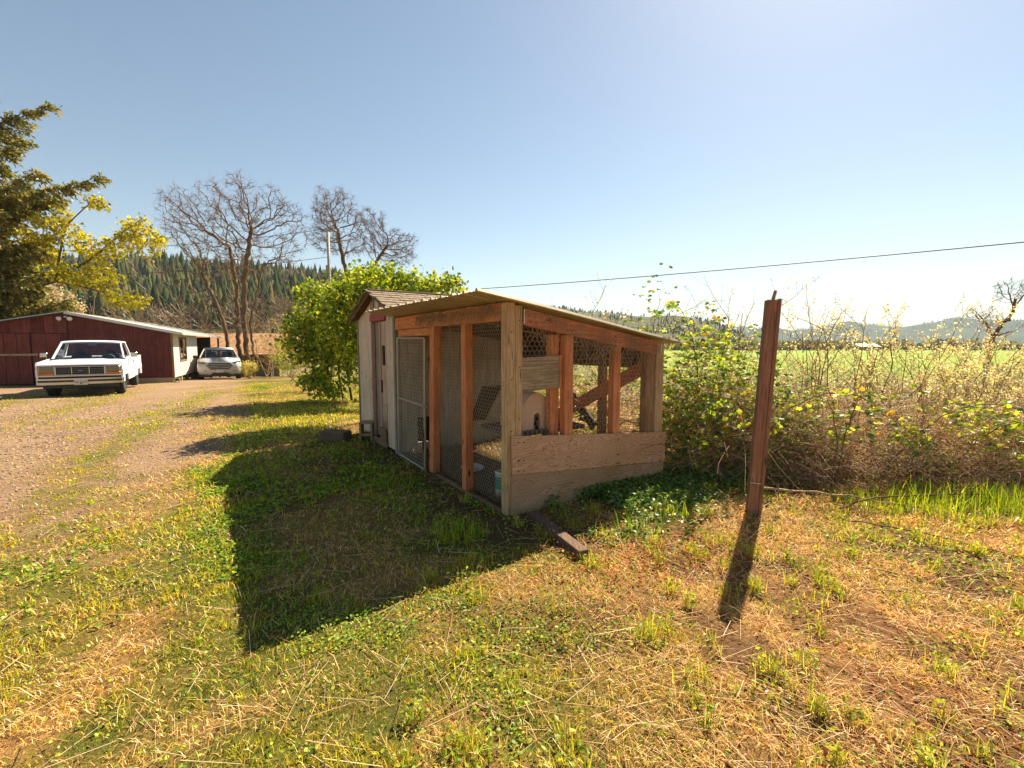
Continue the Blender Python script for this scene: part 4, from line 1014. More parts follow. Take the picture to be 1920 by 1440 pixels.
# --- suv
PS = (-14.78, 23.0)
su = thing('suv', 'pearl white modern SUV parked nose-on beside the white barn wall', 'car', (PS[0], PS[1], gz1(-15, 24.5) + .0), R(32.6))
def ring(y, pts):                                       # half outline (x, z) bottom to top, mirrored
    return [(px, y, pz) for px, pz in pts] + [(-px, y, pz) for px, pz in pts[::-1]]
secs = [ring(.06, [(.60, .34), (.72, .46), (.74, .62), (.68, .80), (.40, .90), (.0, .93)]),
        ring(.16, [(.80, .30), (.90, .46), (.90, .64), (.84, .86), (.52, .96), (.0, .99)]),
        ring(.40, [(.88, .30), (.955, .48), (.96, .70), (.92, .93), (.60, 1.02), (.0, 1.05)]),
        ring(.90, [(.90, .32), (.965, .5), (.97, .78), (.94, .99), (.66, 1.08), (.0, 1.105)]),
        ring(1.42, [(.90, .32), (.965, .5), (.97, .80), (.95, 1.03), (.76, 1.13), (.0, 1.17)]),
        ring(3.9, [(.90, .32), (.965, .5), (.975, .84), (.955, 1.08), (.80, 1.16), (.0, 1.19)]),
        ring(4.6, [(.86, .36), (.93, .5), (.94, .84), (.90, 1.06), (.70, 1.14), (.0, 1.16)]),
        ring(4.72, [(.7, .45), (.8, .55), (.8, .85), (.76, 1.0), (.5, 1.08), (.0, 1.1)])]
o = G().loft(secs).obj('body', M['paint_pearl'], su, True)
roof = [ring(1.98, [(.64, 1.49), (.62, 1.565), (.0, 1.585)]), ring(2.2, [(.70, 1.49), (.675, 1.61), (.0, 1.635)]), ring(3.1, [(.71, 1.49), (.69, 1.635), (.0, 1.665)]), ring(4.1, [(.68, 1.47), (.65, 1.595), (.0, 1.625)]), ring(4.45, [(.6, 1.43), (.57, 1.51), (.0, 1.535)])]
G().loft(roof).obj('roof', M['paint_pearl'], su, True)
G().loft([[(xx * .80, 1.22 - .10 * (1 - xx * xx), 1.145) for xx in np.linspace(-1, 1, 9)], [(xx * .63, 1.98 - .07 * (1 - xx * xx), 1.55) for xx in np.linspace(-1, 1, 9)]], False, False).obj('windscreen', M['wind_dark'], su, True)
g = G()
for s in (-1, 1):
    g.beam((s * .845, 1.22, 1.13), (s * .665, 2.0, 1.555), .05, .055, (0, -.6, .6)); g.beam((s * .86, 4.3, 1.12), (s * .66, 4.3, 1.53), .05, .3, (0, 1, 0))
g.obj('pillar', M['paint_pearl'], su)
for s in (-1, 1): G().add([(s * .875, 1.45, 1.14), (s * .875, 4.2, 1.17), (s * .68, 4.15, 1.51), (s * .68, 2.15, 1.53)], [(0, 1, 2, 3)]).obj('side_window', M['wind_dark'], su)
G().box((-.75, 1.4, .8), (.75, 1.7, 1.12), .03).obj('dashboard', M['black'], su)
for s in (-1, 1): G().box((s * .38 - .24, 2.4, .7), (s * .38 + .24, 2.55, 1.42), .05).obj('seat_back', M['black'], su)
# grille: hexagon with chrome bars
hexg = [(-.56, .75), (-.46, .89), (.46, .89), (.56, .75), (.40, .55), (-.40, .55)]
G().prism(hexg, 1, .0, .10).obj('grille_opening', M['black'], su)
gr = G()
for i in range(6): a, b = hexg[i], hexg[(i + 1) % 6]; gr.beam((a[0], -.008, a[1]), (b[0], -.008, b[1]), .025, .022, (0, 1, 0)) if i != 1 else None
gr = gr.obj('grille', M['chrome'], su)
for zz, w in ((.815, .50), (.725, .51), (.64, .44)): G().box((-w, -.012, zz - .013), (w, .012, zz + .013), .005).obj('grille_bar', M['chrome'], gr)
em = G(); em.lathe([(.001, -.012), (.075, -.012), (.085, 0)], 24, 1); em = em.obj('emblem', bpy.data.materials['blue_emblem'], gr); em.location = (0, -.004, .735); em.scale = (1.15, 1, .5)
text('Ford', .075, M['chrome'], gr, (0, -.018, .735), 'emblem_lettering')
for s in (-1, 1):
    g = G(); g.loft([[(s * .50, .10, .80), (s * .50, .08, .88), (s * .53, .13, .91)], [(s * .72, .12, .82), (s * .74, .10, .93), (s * .75, .2, .955)], [(s * .91, .30, .85), (s * .92, .30, .94), (s * .90, .38, .965)]]); g.obj('headlight', M['lens_dark'], su)
    g = G(); g.loft([[(s * .58, .045, .52), (s * .62, .05, .44), (s * .60, .12, .48)], [(s * .86, .14, .60), (s * .86, .14, .47), (s * .82, .22, .52)]]); g.obj('fog_lamp', M['black'], su)
    g = G(); g.loft([[(s * .34, -.0, .40), (s * .34, -.0, .37), (s * .34, .06, .385)], [(s * .52, .01, .315), (s * .52, .01, .29), (s * .52, .08, .30)], [(s * .84, .13, .315), (s * .84, .13, .29), (s * .84, .2, .30)]]); g.obj('trim_strip', M['chrome'], su)
    mr = G().box((s * 1.06 - .10, 1.50, 1.10), (s * 1.06 + .10, 1.60, 1.25), .03).obj('mirror', M['black'], su); G().beam((s * .90, 1.55, 1.10), (s * 1.0, 1.55, 1.15), .05, .04).obj('mirror_arm', M['black'], mr)
secs = []
for xx in np.linspace(-.90, .90, 13):
    q = .02 + .16 * abs(xx) ** 3; zt = .40 - .09 * sst(.34, .52, abs(xx)); secs.append([(xx, q, .20), (xx, q - .01, zt), (xx, q + .1, zt), (xx, q + .1, .20)])
G().loft(secs).obj('lower_bumper', M['black'], su)
pl = G().box((-.15, -.012, .405), (.15, -.004, .545), .004).obj('licence_plate', M['plate'], su)
text('627 HRM', .07, M['ink'], pl, (0, -.0145, .475), 'plate_lettering', sx=.8)
for (x_, y_) in ((-.82, .92), (.82, .92), (-.82, 3.77), (.82, 3.77)): wheel(su, x_, y_, .365, .245, .68)
for s in (-1, 1):
    for cy in (.92, 3.77):
        n = 14; G().loft([[(s * .972, cy + .43 * math.cos(t), .37 + .43 * math.sin(t)), (s * .978, cy + .37 * math.cos(t), .37 + .37 * math.sin(t)), (s * .90, cy + .37 * math.cos(t), .37 + .37 * math.sin(t))] for t in np.linspace(0, math.pi, n)], False, False).obj('wheel_arch', M['black'], su)
G().box((-.80, .2, .22), (.80, 4.5, .34), .03).obj('underbody', M['black'], su)

# ---------------------------------------------------------------- trees
def W(px, py, Y):                                       # a point seen at that place, Y metres away
    return np.array([(px - 960) / 853.3 * Y, Y, 1.5 + (645 - py) / 853.3 * Y])
def put_branches(name, parent, polys, rad, mat, n=5, thick=.02):
    """thick limbs and fine twigs of a tree as two parts"""
    big = [i for i in range(len(polys)) if rad[i].max() > thick]; sm = [i for i in range(len(polys)) if rad[i].max() <= thick]
    if big: V, F = tubes([polys[i] for i in big], [rad[i] for i in big], n + 2); link('trunk', mesh_np('trunk', V, F, True, mats=[mat]), parent)
    if sm: V, F = tubes([polys[i] for i in sm], [rad[i] for i in sm], 3); link('branches', mesh_np('branches', V, F, True, mats=[mat]), parent)['kind'] = 'stuff'
def bare_tree(label, base, stems, blobs, seed, step, dk, r0, twigs, rmax=.3, natt=900, mat='bark_grey', group='big bare trees', stem_r=None):
    r = np.random.default_rng(seed); t = thing('bare_tree', label, 'tree', tuple(base), 0, group); base = np.array(base)
    att = np.concatenate([blob(np.array(c) - base, np.array(s) * 1.12, int(natt * f * 1.7), r, .2) for c, s, f in blobs])
    if natt > 500: att = att[fbm(att[:, 0] * .55 + att[:, 1] * .2 + seed, att[:, 2] * .6 + att[:, 1] * .3, 3, seed) > .46]
    trunk = []; 
    for st in stems:
        p0 = None
        st = np.array(st) - base
        for a, b in zip(st[:-1], st[1:]):
            n = max(2, int(np.linalg.norm(b - a) / step))
            for k in range(n + (1 if b is st[-1] else 0)):
                q = a + (b - a) * k / n + r.normal(0, .04, 3) * (p0 is not None); trunk.append((q, -1 if p0 is None else p0)); p0 = len(trunk) - 1
    pos, par = colonize(att, trunk, step, step * 9, dk, 200, .26, (0, 0, .05), seed)
    polys, rad, rr, kids = skeleton(pos, par, r0, 2.08, rmax)
    put_branches('limbs', t, polys, rad, M[mat])
    if stem_r:
        for st, (ra, rb) in zip(stems, stem_r):
            q = np.array(st, float) - base; m = 16; u = np.linspace(0, len(q) - 1, m); q = np.stack([np.interp(u, np.arange(len(q)), q[:, k]) for k in range(3)], 1); q[1:-1] = (q[:-2] + 2 * q[1:-1] + q[2:]) / 4
            G().tube(q, np.linspace(ra, rb, m), 9).obj('trunk', M[mat], t, True)
    tips = pos[[i for i in range(len(pos)) if rr[i] < r0 * 2.2]]
    P = tips[r.integers(len(tips), size=twigs)]; c = np.mean([np.array(b[0]) - base for b in blobs], 0)
    d = unit(unit(P - c) * .5 + r.normal(size=P.shape) * .8) * r.uniform(.2, .55, (twigs, 1)) * step * 1.9
    Q = P + d; V, F = segs_fast(P, Q, r0 * .5, 3); d2 = d * .7 + r.normal(size=d.shape) * .12 * step * 2; V2, F2 = segs_fast(Q, Q + d2, r0 * .34, 3)
    link('twigs', mesh_np('twigs', np.r_[V, V2], [F, F2 + len(V)], True, mats=[M['bark_grey']]), t)['kind'] = 'stuff'
    return t
Yt = 31; bz = gz1(-18.3, Yt)
b0 = (-18.3, Yt, bz)
bare_tree('biggest leafless tree with several trunks behind the SUV', b0,
    [[(-19.2, Yt - .2, bz), W(428, 620, Yt), W(408, 560, Yt), W(385, 510, Yt)], [(-18.6, Yt + .3, bz), W(448, 610, Yt), W(452, 540, Yt), W(440, 460, Yt)], [(-18.0, Yt, bz), W(462, 600, Yt), W(468, 520, Yt), W(480, 440, Yt)], [(-17.7, Yt + .2, bz), W(474, 600, Yt), W(490, 540, Yt), W(505, 490, Yt)]],
    [(W(450, 435, Yt), (4.3, 3.6, 3.1), .62), (W(375, 480, Yt), (2.0, 2.2, 2.4), .16), (W(520, 450, Yt), (1.9, 2.2, 2.2), .14), (W(440, 590, Yt), (4.0, 2.2, 1.2), .08)], 12, .27, .42, .013, 9500, .27, 3000)
Yt = 42; bz = gz1(-14.5, Yt)
bare_tree('second leafless tree, rising behind the lit green tree and the pole', (-14.9, Yt, bz),
    [[(-14.9, Yt, bz), W(660, 560, Yt), W(650, 490, Yt), W(640, 430, Yt)], [(-12.6, Yt, gz1(-12.6, Yt)), W(700, 560, Yt), W(705, 500, Yt), W(735, 460, Yt)]],
    [(W(635, 408, Yt), (2.0, 2.2, 2.2), .4), (W(655, 450, Yt), (3.2, 2.4, 1.6), .25), (W(700, 440, Yt), (2.3, 2.2, 1.9), .25), (W(748, 468, Yt), (2.0, 2.0, 1.7), .25)], 22, .30, .46, .015, 8500, .27, 2600)
# small crooked bare tree far right
Yt = 13.5; q0 = W(1848, 700, Yt); q0[2] = gz1(q0[0], Yt) - .1
bare_tree('small crooked leafless tree leaning right at the field edge', tuple(q0),
    [[q0, W(1852, 645, Yt), W(1868, 612, Yt), W(1890, 588, Yt), W(1893, 562, Yt)], [W(1855, 630, Yt), W(1842, 606, Yt), W(1826, 590, Yt)], [W(1856, 634, Yt), W(1872, 627, Yt), W(1893, 621, Yt)]],
    [(W(1893, 545, Yt), (.55, .5, .35), .45), (W(1878, 552, Yt), (.3, .3, .35), .2), (W(1833, 588, Yt), (.4, .4, .25), .35)], 31, .10, .15, .005, 900, .05, 300, 'bark', None, [(.075, .025), (.035, .014), (.03, .01)])

def leafy(name, label, base, stems, blobs, seed, step, dk, r0, nleaf, size, cols, pr=None, tm=ROUND, natt=700, mat='bark', rmax=.1, leafmat='leaf', clump=.10, cat='tree', group=None, up=.35, it=140):
    r = np.random.default_rng(seed); t = thing(name, label, cat, tuple(base), 0, group); base = np.array(base, float)
    att = np.concatenate([blob(np.array(c) - base, np.array(s) * 1.08, max(8, int(natt * f * 1.5)), r) for c, s, f in blobs])
    fq = 1.6 / max(.3, float(np.mean([b[1][0] for b in blobs]))); att = att[fbm(att[:, 0] * fq + att[:, 1] * .4 * fq + seed, att[:, 2] * fq - att[:, 1] * .3 * fq, 3, seed) > .40]
    trunk = []
    for st in stems:
        p0 = None; st = np.array(st, float) - base
        for si, (a, b) in enumerate(zip(st[:-1], st[1:])):
            n = max(2, int(np.linalg.norm(b - a) / step))
            for k in range(n + (1 if si == len(st) - 2 else 0)):
                trunk.append((a + (b - a) * k / n, -1 if p0 is None else p0)); p0 = len(trunk) - 1
    pos, par = colonize(att, trunk, step, step * 10, dk, it, .25, (0, 0, .04), seed)
    polys, rad, rr, kids = skeleton(pos, par, r0, 2.3, rmax)
    put_branches('limbs', t, polys, rad, M[mat], 4, r0 * 2.5)
    tips = pos[[i for i in range(len(pos)) if rr[i] < r0 * 2.0 and i > len(trunk) - 1]]
    P = tips[r.integers(len(tips), size=nleaf)] + r.normal(size=(nleaf, 3)) * clump
    V, F, k = leaves(P, rdir(nleaf, -.2, r), rdir(nleaf, up, r), r.uniform(.45, 1.35, nleaf) * size, tm)
    c = np.array(cols); c = c[r.choice(len(c), nleaf, p=pr)] * r.uniform(.75, 1.25, (nleaf, 1))
    link('crown', mesh_np('crown', V, F, False, np.repeat(c, k, 0), [M[leafmat]]), t)
    return t
YG = [srgb(146, 160, 44), srgb(108, 134, 40), srgb(178, 180, 60), srgb(78, 106, 36)]
# lit green tree left of the shed
Yt = 12.6; bz = gz1(-4.6, Yt); w = lambda a, b: W(a, b, Yt)
leafy('green_tree', 'bushy bright green tree in fresh leaf just behind the shed', (-4.6, Yt, bz),
    [[(-4.9, Yt - .1, bz), w(615, 700), w(610, 650), w(620, 600)], [(-4.5, Yt + .1, bz), w(650, 690), w(670, 620), w(690, 560)], [(-4.7, Yt, bz), w(634, 700), w(640, 640), w(650, 580)], [(-4.1, Yt, bz), w(690, 660), w(740, 590), w(790, 555), w(850, 530)]],
    [(w(640, 610), (1.35, 1.1, 1.2), .36), (w(690, 545), (1.15, 1.0, .65), .22), (w(585, 645), (.75, .8, .65), .12), (w(630, 705), (.95, .9, .55), .16), (w(665, 725), (.6, .7, .3), .06), (w(740, 560), (.8, .8, .5), .1), (w(800, 545), (.4, .4, .3), .05), (w(842, 535), (.35, .4, .25), .05)],
    41, .13, .2, .006, 12500, .098, YG, [.35, .25, .28, .12], natt=1500, clump=.12)
# a second leafy tree, nearer, hidden behind the shed
Yt = 8.8; bz = gz1(-2.7, Yt); w = lambda a, b: W(a, b, Yt)
leafy('green_tree', 'nearer leafy tree right behind the shed, its sprays showing over the shed roof', (-2.7, Yt, bz), [[(-2.7, Yt, bz), w(700, 660), w(690, 590), w(670, 530)], [(-2.6, Yt + .1, bz), w(720, 640), w(740, 570), w(800, 545), w(855, 528)]],
    [(w(690, 560), (.75, .7, .55), .34), (w(655, 610), (.5, .6, .55), .2), (w(745, 545), (.55, .6, .38), .2), (w(800, 545), (.35, .4, .25), .1), (w(845, 532), (.2, .3, .16), .08), (w(700, 640), (.6, .6, .5), .15)], 42, .10, .15, .0045, 6500, .075, YG, [.35, .25, .28, .12], natt=760, clump=.085)
# shrubs under and behind it
def shrub(label, px, Y, wid, h, seed, nleaf, size, cols, tm=OVAL, mat='twig', name='shrub', leafmat='leaf', nst=6, step=.10, r0=.005, natt=320, clump=.05, lean=0.0, group=None, pr=None):
    x0 = (px - 960) / 853.3 * Y; z0 = gz1(x0, Y) - .05; r = np.random.default_rng(seed)
    st = [[(x0 + r.normal(0, wid * .12), Y + r.normal(0, wid * .12), z0), (x0 + r.normal(lean, wid * .3), Y + r.normal(0, wid * .3), z0 + h * r.uniform(.3, .5))] for _ in range(nst)]
    return leafy(name, label, (x0, Y, z0), st, [((x0 + lean, Y, z0 + h * .62), (wid, wid * .8, h * .42), 1.0)], seed, step, step * 1.5, r0, nleaf, size, cols, pr, tm, natt, mat, .03, leafmat, clump, 'shrub', group)
shrub('brown twiggy shrub with few leaves at the left foot of the green tree', 572, 15.5, .95, 1.9, 51, 900, .07, YG)
shrub('pale yellow flowering bush at the right front of the SUV', 466, 23.3, .42, .95, 52, 1500, .07, [srgb(222, 206, 140), srgb(200, 186, 110), srgb(170, 170, 90)])
shrub('tall dry brown thicket shrub behind the SUV', 500, 29.0, 1.2, 2.8, 53, 500, .09, [srgb(150, 120, 80), srgb(134, 130, 66)], step=.2, natt=500, r0=.008)
shrub('leafy yellow-green shrub before the house porch post', 545, 25.0, 1.1, 2.3, 54, 2400, .09, [srgb(168, 168, 66), srgb(140, 150, 54), srgb(176, 158, 92)], step=.16)
shrub('greyish open shrub between the house and the green tree', 545, 32, 2.0, 4.6, 55, 900, .12, [srgb(170, 150, 110), srgb(150, 140, 84)], step=.26, natt=600, r0=.012)
# yellow maple over the barn
Yt = 24.5; w = lambda a, b: W(a, b, Yt); b0 = w(8, 620); b0[2] = gz1(b0[0], Yt) - .1
MC = [srgb(186, 172, 38), srgb(204, 188, 54), srgb(164, 164, 40), srgb(130, 140, 40)]
leafy('maple_tree', 'yellow-green maple with spreading leaf sprays above the barn roof', tuple(b0),
    [[b0, w(22, 596), w(48, 562), w(78, 541), w(118, 524), w(160, 505)], [w(78, 541), w(120, 530), w(165, 540), w(215, 552)], [w(118, 524), w(130, 480), w(145, 430), w(180, 400)], [w(160, 505), w(200, 480), w(250, 440), w(285, 418)]],
    [(w(280, 455), (1.05, 1.2, .95), .26), (w(205, 470), (1.3, 1.2, .8), .14), (w(180, 520), (1.7, 1.4, .6), .16), (w(245, 565), (1.0, 1.0, .4), .1), (w(125, 440), (1.1, 1.2, 1.0), .14), (w(205, 388), (.6, .6, .4), .09), (w(130, 410), (.7, .8, .6), .05), (w(60, 480), (1.5, 1.4, 1.4), .06)],
    61, .22, .36, .012, 5600, .15, MC, [.4, .25, .25, .1], LOBED, 760, 'bark', .16, clump=.15, up=.1)
# pink blossom tree behind the barn's left end
Yt = 30; w = lambda a, b: W(a, b, Yt); b0 = w(110, 640); b0[2] = gz1(b0[0], Yt)
leafy('blossom_tree', 'pale pink blossoming tree half hidden behind the barn ridge', tuple(b0), [[b0, w(108, 605), w(104, 575)]], [(w(105, 568), (1.6, 1.4, 1.3), 1.0)], 62, .24, .36, .012, 4200, .13, [srgb(216, 198, 192), srgb(200, 178, 168), srgb(150, 146, 96)], None, ROUND, 420, clump=.16)
Yt = 29; w = lambda a, b: W(a, b, Yt); b0 = w(40, 640); b0[2] = gz1(b0[0], Yt)
leafy('green_tree', 'olive green bushy tree behind the left end of the barn', tuple(b0), [[b0, w(40, 600), w(30, 540)]], [(w(30, 560), (2.4, 2.0, 2.2), 1.0)], 63, .28, .42, .012, 7000, .17, [srgb(120, 124, 50), srgb(96, 106, 44), srgb(150, 146, 60)], None, ROUND, 600, clump=.2)
# big spruce at the left edge: hanging sprays of needles on long limbs
def spruce(label, base, h, limbs, seed):
    r = np.random.default_rng(seed); t = thing('spruce_tree', label, 'tree', tuple(base), 0); base = np.array(base, float)
    G().cyl((0, 0, -.4), (0, 0, h), .42, .05, 12).obj('trunk', M['bark'], t, True)
    polys = []; rad = []; P = []; A = []
    for (z0, tip, dr) in limbs:
        s0 = np.array([0, 0, z0]); tip = np.array(tip); L = np.linalg.norm(tip - s0); m = max(8, int(L / .32)); f = np.linspace(0, 1, m)[:, None]
        ax = s0 + (tip - s0) * f; ax[:, 2] -= dr * np.sin(f[:, 0] * math.pi) ; ax += r.normal(size=ax.shape) * .05
        polys.append(ax); rad.append(np.linspace(.012 * L + .01, .008, m))
        d = unit((tip - s0)[None])[0]; sd = unit(np.cross(d, (0, 0, 1))[None])[0]
        for k in range(2, m):
            q = k / m; ln = (.30 + .95 * math.sin(min(1, q * 1.15 + .12) * math.pi)) * min(1.15, .3 + L * .17) * r.uniform(.55, 1.2)
            for s in (-1, 1, 0.4, -.4, .75, -.75):
                dd = d * r.uniform(.5, .9) + sd * s * r.uniform(.6, 1.0) + np.array([0, 0, r.uniform(-.75, -.15)]); dd /= np.linalg.norm(dd)
                n = int(ln / .085) + 2; u = np.linspace(.05, 1, n)[:, None]
                tw = ax[k] + dd * ln * u; tw[:, 2] -= .22 * ln * u[:, 0] ** 2
                polys.append(tw[[0, n // 2, n - 1]]); rad.append(np.array([.010, .007, .004]))
                for _ in range(3): P.append(tw + r.normal(size=tw.shape) * .05); A.append(dd + r.normal(size=tw.shape) * .55 + (0, 0, -.15))
    V, F = tubes(polys, rad, 3); link('limbs', mesh_np('limbs', V, F, True, mats=[M['bark']]), t)['kind'] = 'stuff'
    P = np.concatenate(P); A = np.concatenate(A); n = len(P)
    V, F, k = leaves(P, A, rdir(n, .5, r), r.uniform(.15, .28, n), NEEDLE, .38)
    c = pick([srgb(140, 136, 70), srgb(110, 114, 60), srgb(168, 150, 82), srgb(180, 152, 88), srgb(90, 100, 60)], n, [.3, .25, .2, .1, .15])
    link('needles', mesh_np('needles', V, F, False, np.repeat(c, k, 0), [M['needle']]), t); return t
Yt = 24.0; sb = W(-95, 600, Yt); sb[2] = gz1(sb[0], Yt); L = []
def limb(px, py, dy, z0, dr): q = W(px, py, Yt) - sb; q[1] += dy; L.append((z0 - sb[2], q, dr))
for a in ((112, 212, .6, 10.6, -.3), (60, 225, -1.2, 11.2, -.3), (8, 198, .4, 11.6, -.4), (108, 292, -.8, 9.6, .2), (202, 338, .5, 9.4, .5), (150, 352, -1.4, 9.0, .5), (90, 372, 1.0, 8.6, .5), (70, 330, -2.2, 9.2, .4),
          (60, 410, -1.6, 7.6, .5), (95, 440, .8, 7.2, .5), (40, 440, -2.4, 6.8, .6), (110, 480, -.4, 6.4, .5), (70, 510, 1.6, 5.6, .6), (120, 530, -1.2, 5.6, .5), (30, 500, -2.6, 5.8, .5), (60, 560, -.5, 4.2, .5), (20, 560, -2.0, 4.4, .5), (-20, 240, -2, 10.8, .2), (0, 300, -2.5, 9.9, .3), (10, 380, -3, 8.3, .5), (15, 270, -1, 10.2, 0),(30,345,-.5,9.0,.2),(50,385,.2,8.2,.3),(20,430,.6,7.2,.3),(60,470,.4,6.4,.4),(25,530,.2,5.2,.4),(90,560,1.2,4.4,.4),(20,470,-1,6.2,.3),(50,430,-1.2,7.2,.3),(10,340,-.6,9,.3),(40,300,-1.5,9.8,.2),(85,415,-1.5,7.7,.4),(110,505,.6,6,.4),(40,545,.8,5,.4),(5,590,-1,4,.3),(70,585,-.3,3.9,.3),(120,570,.5,4.2,.3)): limb(*a)
r = np.random.default_rng(5)
for k in range(40):
    a = r.uniform(-1.6, 5.0); z = r.uniform(2.5, 13); ln = 5.5 * (1 - z / 17); L.append((z, np.array([math.cos(a) * ln, math.sin(a) * ln, z - .3]), .3))
spruce('large dark spruce with drooping limbs at the left edge of the picture', sb, 15.5, L, 9)

# ---------------------------------------------------------------- brambles and dry shrubs on the right
BC = [srgb(158, 170, 60), srgb(128, 148, 56), srgb(190, 188, 74), srgb(92, 120, 52), srgb(206, 160, 60)]
BP = [.28, .28, .16, .24, .04]
def bramble(label, c, rad, h, seed, ncane, nleaf, ntwig, size=.054, top=0.0):
    r = np.random.default_rng(seed); x0, y0 = c; z0 = gz1(x0, y0); t = thing('bramble_bush', label, 'bush', (x0, y0, z0), 0, 'bramble bushes')
    rx, ry = rad
    def hh(x, y):
        q = np.clip(1 - (x / rx) ** 2 - (y / ry) ** 2, 0, 1); return h * q ** .40 * (.50 + .92 * fbm((x + x0) * 2.1, (y + y0) * 2.1, 3, seed))
    polys = []; rr = []
    for i in range(ncane):
        a = r.uniform(0, 6.28); b = .62 * r.uniform() ** .5; p = np.array([rx * b * math.cos(a), ry * b * math.sin(a), 0.0]); az = r.uniform(0, 6.28); d = np.array([math.cos(az) * .5, math.sin(az) * .5, 1.0]); L = r.uniform(.5, 1.3) * h * 1.25; m = 11; pts = []
        for k in range(m):
            pts.append(p.copy()); d = d + np.array([math.cos(az) * .10, math.sin(az) * .10, -.17]) + r.normal(0, .06, 3); d /= np.linalg.norm(d); p = p + d * L / m
            if p[2] < .12 and k > 3: break
        pts = np.array(pts); m = len(pts); pts[:, 2] += gz(pts[:, 0] + x0, pts[:, 1] + y0) - z0; polys.append(pts); rr.append(np.linspace(.0045, .0018, m))
    V, F = tubes(polys, rr, 5); link('canes', mesh_np('canes', V, F, True, mats=[M['twig_red']]), t)
    # dead twig tangle
    x = r.uniform(-rx, rx, ntwig); y = r.uniform(-ry, ry, ntwig); H = hh(x, y); z = H * r.uniform(.0, .92, ntwig) ** 1.2; ok = H > .05
    P = np.c_[x, y, z][ok]; P[:, 2] += gz(P[:, 0] + x0, P[:, 1] + y0) - z0; D = rdir(len(P), .1, r) * r.uniform(.08, .34, (len(P), 1)); Q = P + D * .5 + r.normal(size=P.shape) * .02
    V, F = segs_fast(P, Q, .0028, 3); V2, F2 = segs_fast(Q, Q + D * .6 + r.normal(size=P.shape) * .03, .002, 3)
    C = np.tile(np.repeat(pick([srgb(214, 190, 156), srgb(186, 156, 120), srgb(230, 210, 180), srgb(140, 108, 82)], len(P)), 6, 0), (2, 1))
    o = link('dead_twigs', mesh_np('dead_twigs', np.r_[V, V2], [F, F2 + len(V)], True, C, [M['dry']]), t); o['kind'] = 'stuff'
    # leaves: three leaflets each, mostly near the outside
    x = r.uniform(-rx, rx, nleaf * 2); y = r.uniform(-ry, ry, nleaf * 2); H = hh(x, y); ok = H > .06; x, y, H = x[ok][:nleaf], y[ok][:nleaf], H[ok][:nleaf]
    z = H * (1 - np.abs(r.normal(0, .45, len(x)))); ok = (z > .03) & (fbm(x * 3.2 + z * 2.1, y * 3.2 - z * 2.7, 3, seed + 3) > .44); x, y, z = x[ok], y[ok], z[ok]; n = len(x)
    B = np.c_[x, y, z + gz(x + x0, y + y0) - z0]; az = r.uniform(0, 6.28, n); N = unit(np.c_[r.normal(0, .6, n) - .2, r.normal(0, .6, n) - .7, np.ones(n) * .7]); S = r.uniform(.65, 1.3, n) * size
    c = np.array(BC)[r.choice(5, n, p=BP)] * r.uniform(.75, 1.25, (n, 1)); parts = []
    for da, sc in ((0, 1.0), (1.25, .82), (-1.25, .82)):
        A = np.c_[np.cos(az + da), np.sin(az + da), r.normal(-.12, .25, n)]
        V, F, k = leaves(B, A, N, S * sc, ROUND); parts.append((V, F, np.repeat(c, k, 0)))
    V, F, C = merge(parts); link('leaves', mesh_np('leaves', V, F, False, C, [M['leaf_shiny']]), t); return t
bramble('tall bramble heaped behind the low end of the run roof', (1.95, 6.05), (1.25, .8), 2.05, 71, 36, 1700, 1100)
bramble('bramble spilling over the right corner of the run roof', (2.12, 5.35), (.62, .4), 1.78, 72, 24, 1100, 700)
bramble('dense bramble between the run and the lone post', (2.55, 5.45), (.95, .5), 1.62, 73, 46, 1300, 2500)
bramble('bramble right behind the lone post', (3.15, 5.35), (.85, .45), 1.32, 74, 44, 720, 2700)
bramble('low bramble with browner stems right of the lone post', (4.0, 5.0), (1.0, .45), .95, 75, 46, 480, 2900)
bramble('low leafy bramble second from the right picture edge', (5.0, 4.85), (.95, .45), .92, 76, 44, 700, 2500)
bramble('low leafy bramble at the right picture edge', (6.3, 5.1), (1.2, .5), 1.0, 77, 44, 720, 2500)
bramble('bramble behind the hedge, seen through the back of the run', (1.2, 7.6), (1.3, .7), 1.7, 78, 26, 1000, 1200)
# long single canes arching out of the brambles
def cane(label, pts, r0=.007, nl=26, seed=1):
    r = np.random.default_rng(seed); p = np.array([(a, b, gz1(a, b) + c) for a, b, c in pts]); m = 26; t = np.linspace(0, 1, m); n = len(p) - 1
    q = sum(np.outer(math.comb(n, k) * t ** k * (1 - t) ** (n - k), p[k]) for k in range(n + 1)) + r.normal(size=(m, 3)) * .006
    th = thing('bramble_cane', label, 'cane', tuple(p[0]), 0, 'long bramble canes'); q = q - p[0]
    G().tube(q, np.linspace(r0, r0 * .4, m), 6).obj('stem', M['twig_red'], th, True)
    i = r.integers(4, m, nl); B = q[i] + r.normal(size=(nl, 3)) * .03; c = np.array(BC)[r.choice(5, nl, p=BP)]; az = r.uniform(0, 6.28, nl); parts = []
    for da in (0, 1.25, -1.25):
        V, F, k = leaves(B, np.c_[np.cos(az + da), np.sin(az + da), r.normal(-.2, .3, nl)], rdir(nl, .5, r), r.uniform(.035, .065, nl), ROUND); parts.append((V, F, np.repeat(c, k, 0)))
    V, F, C = merge(parts); link('leaves', mesh_np('leaves', V, F, False, C, [M['leaf_shiny']]), th); return th
cane('tall dark cane rising from the brambles right of the post', [(3.45, 4.75, 0), (3.5, 4.7, .7), (3.55, 4.7, 1.1), (3.7, 4.6, 1.0)], .008, 22, 1)
cane('cane arching right from behind the lone post', [(2.5, 4.8, .2), (2.9, 4.7, 1.2), (3.5, 4.6, 1.2), (3.9, 4.5, .7)], .007, 20, 2)
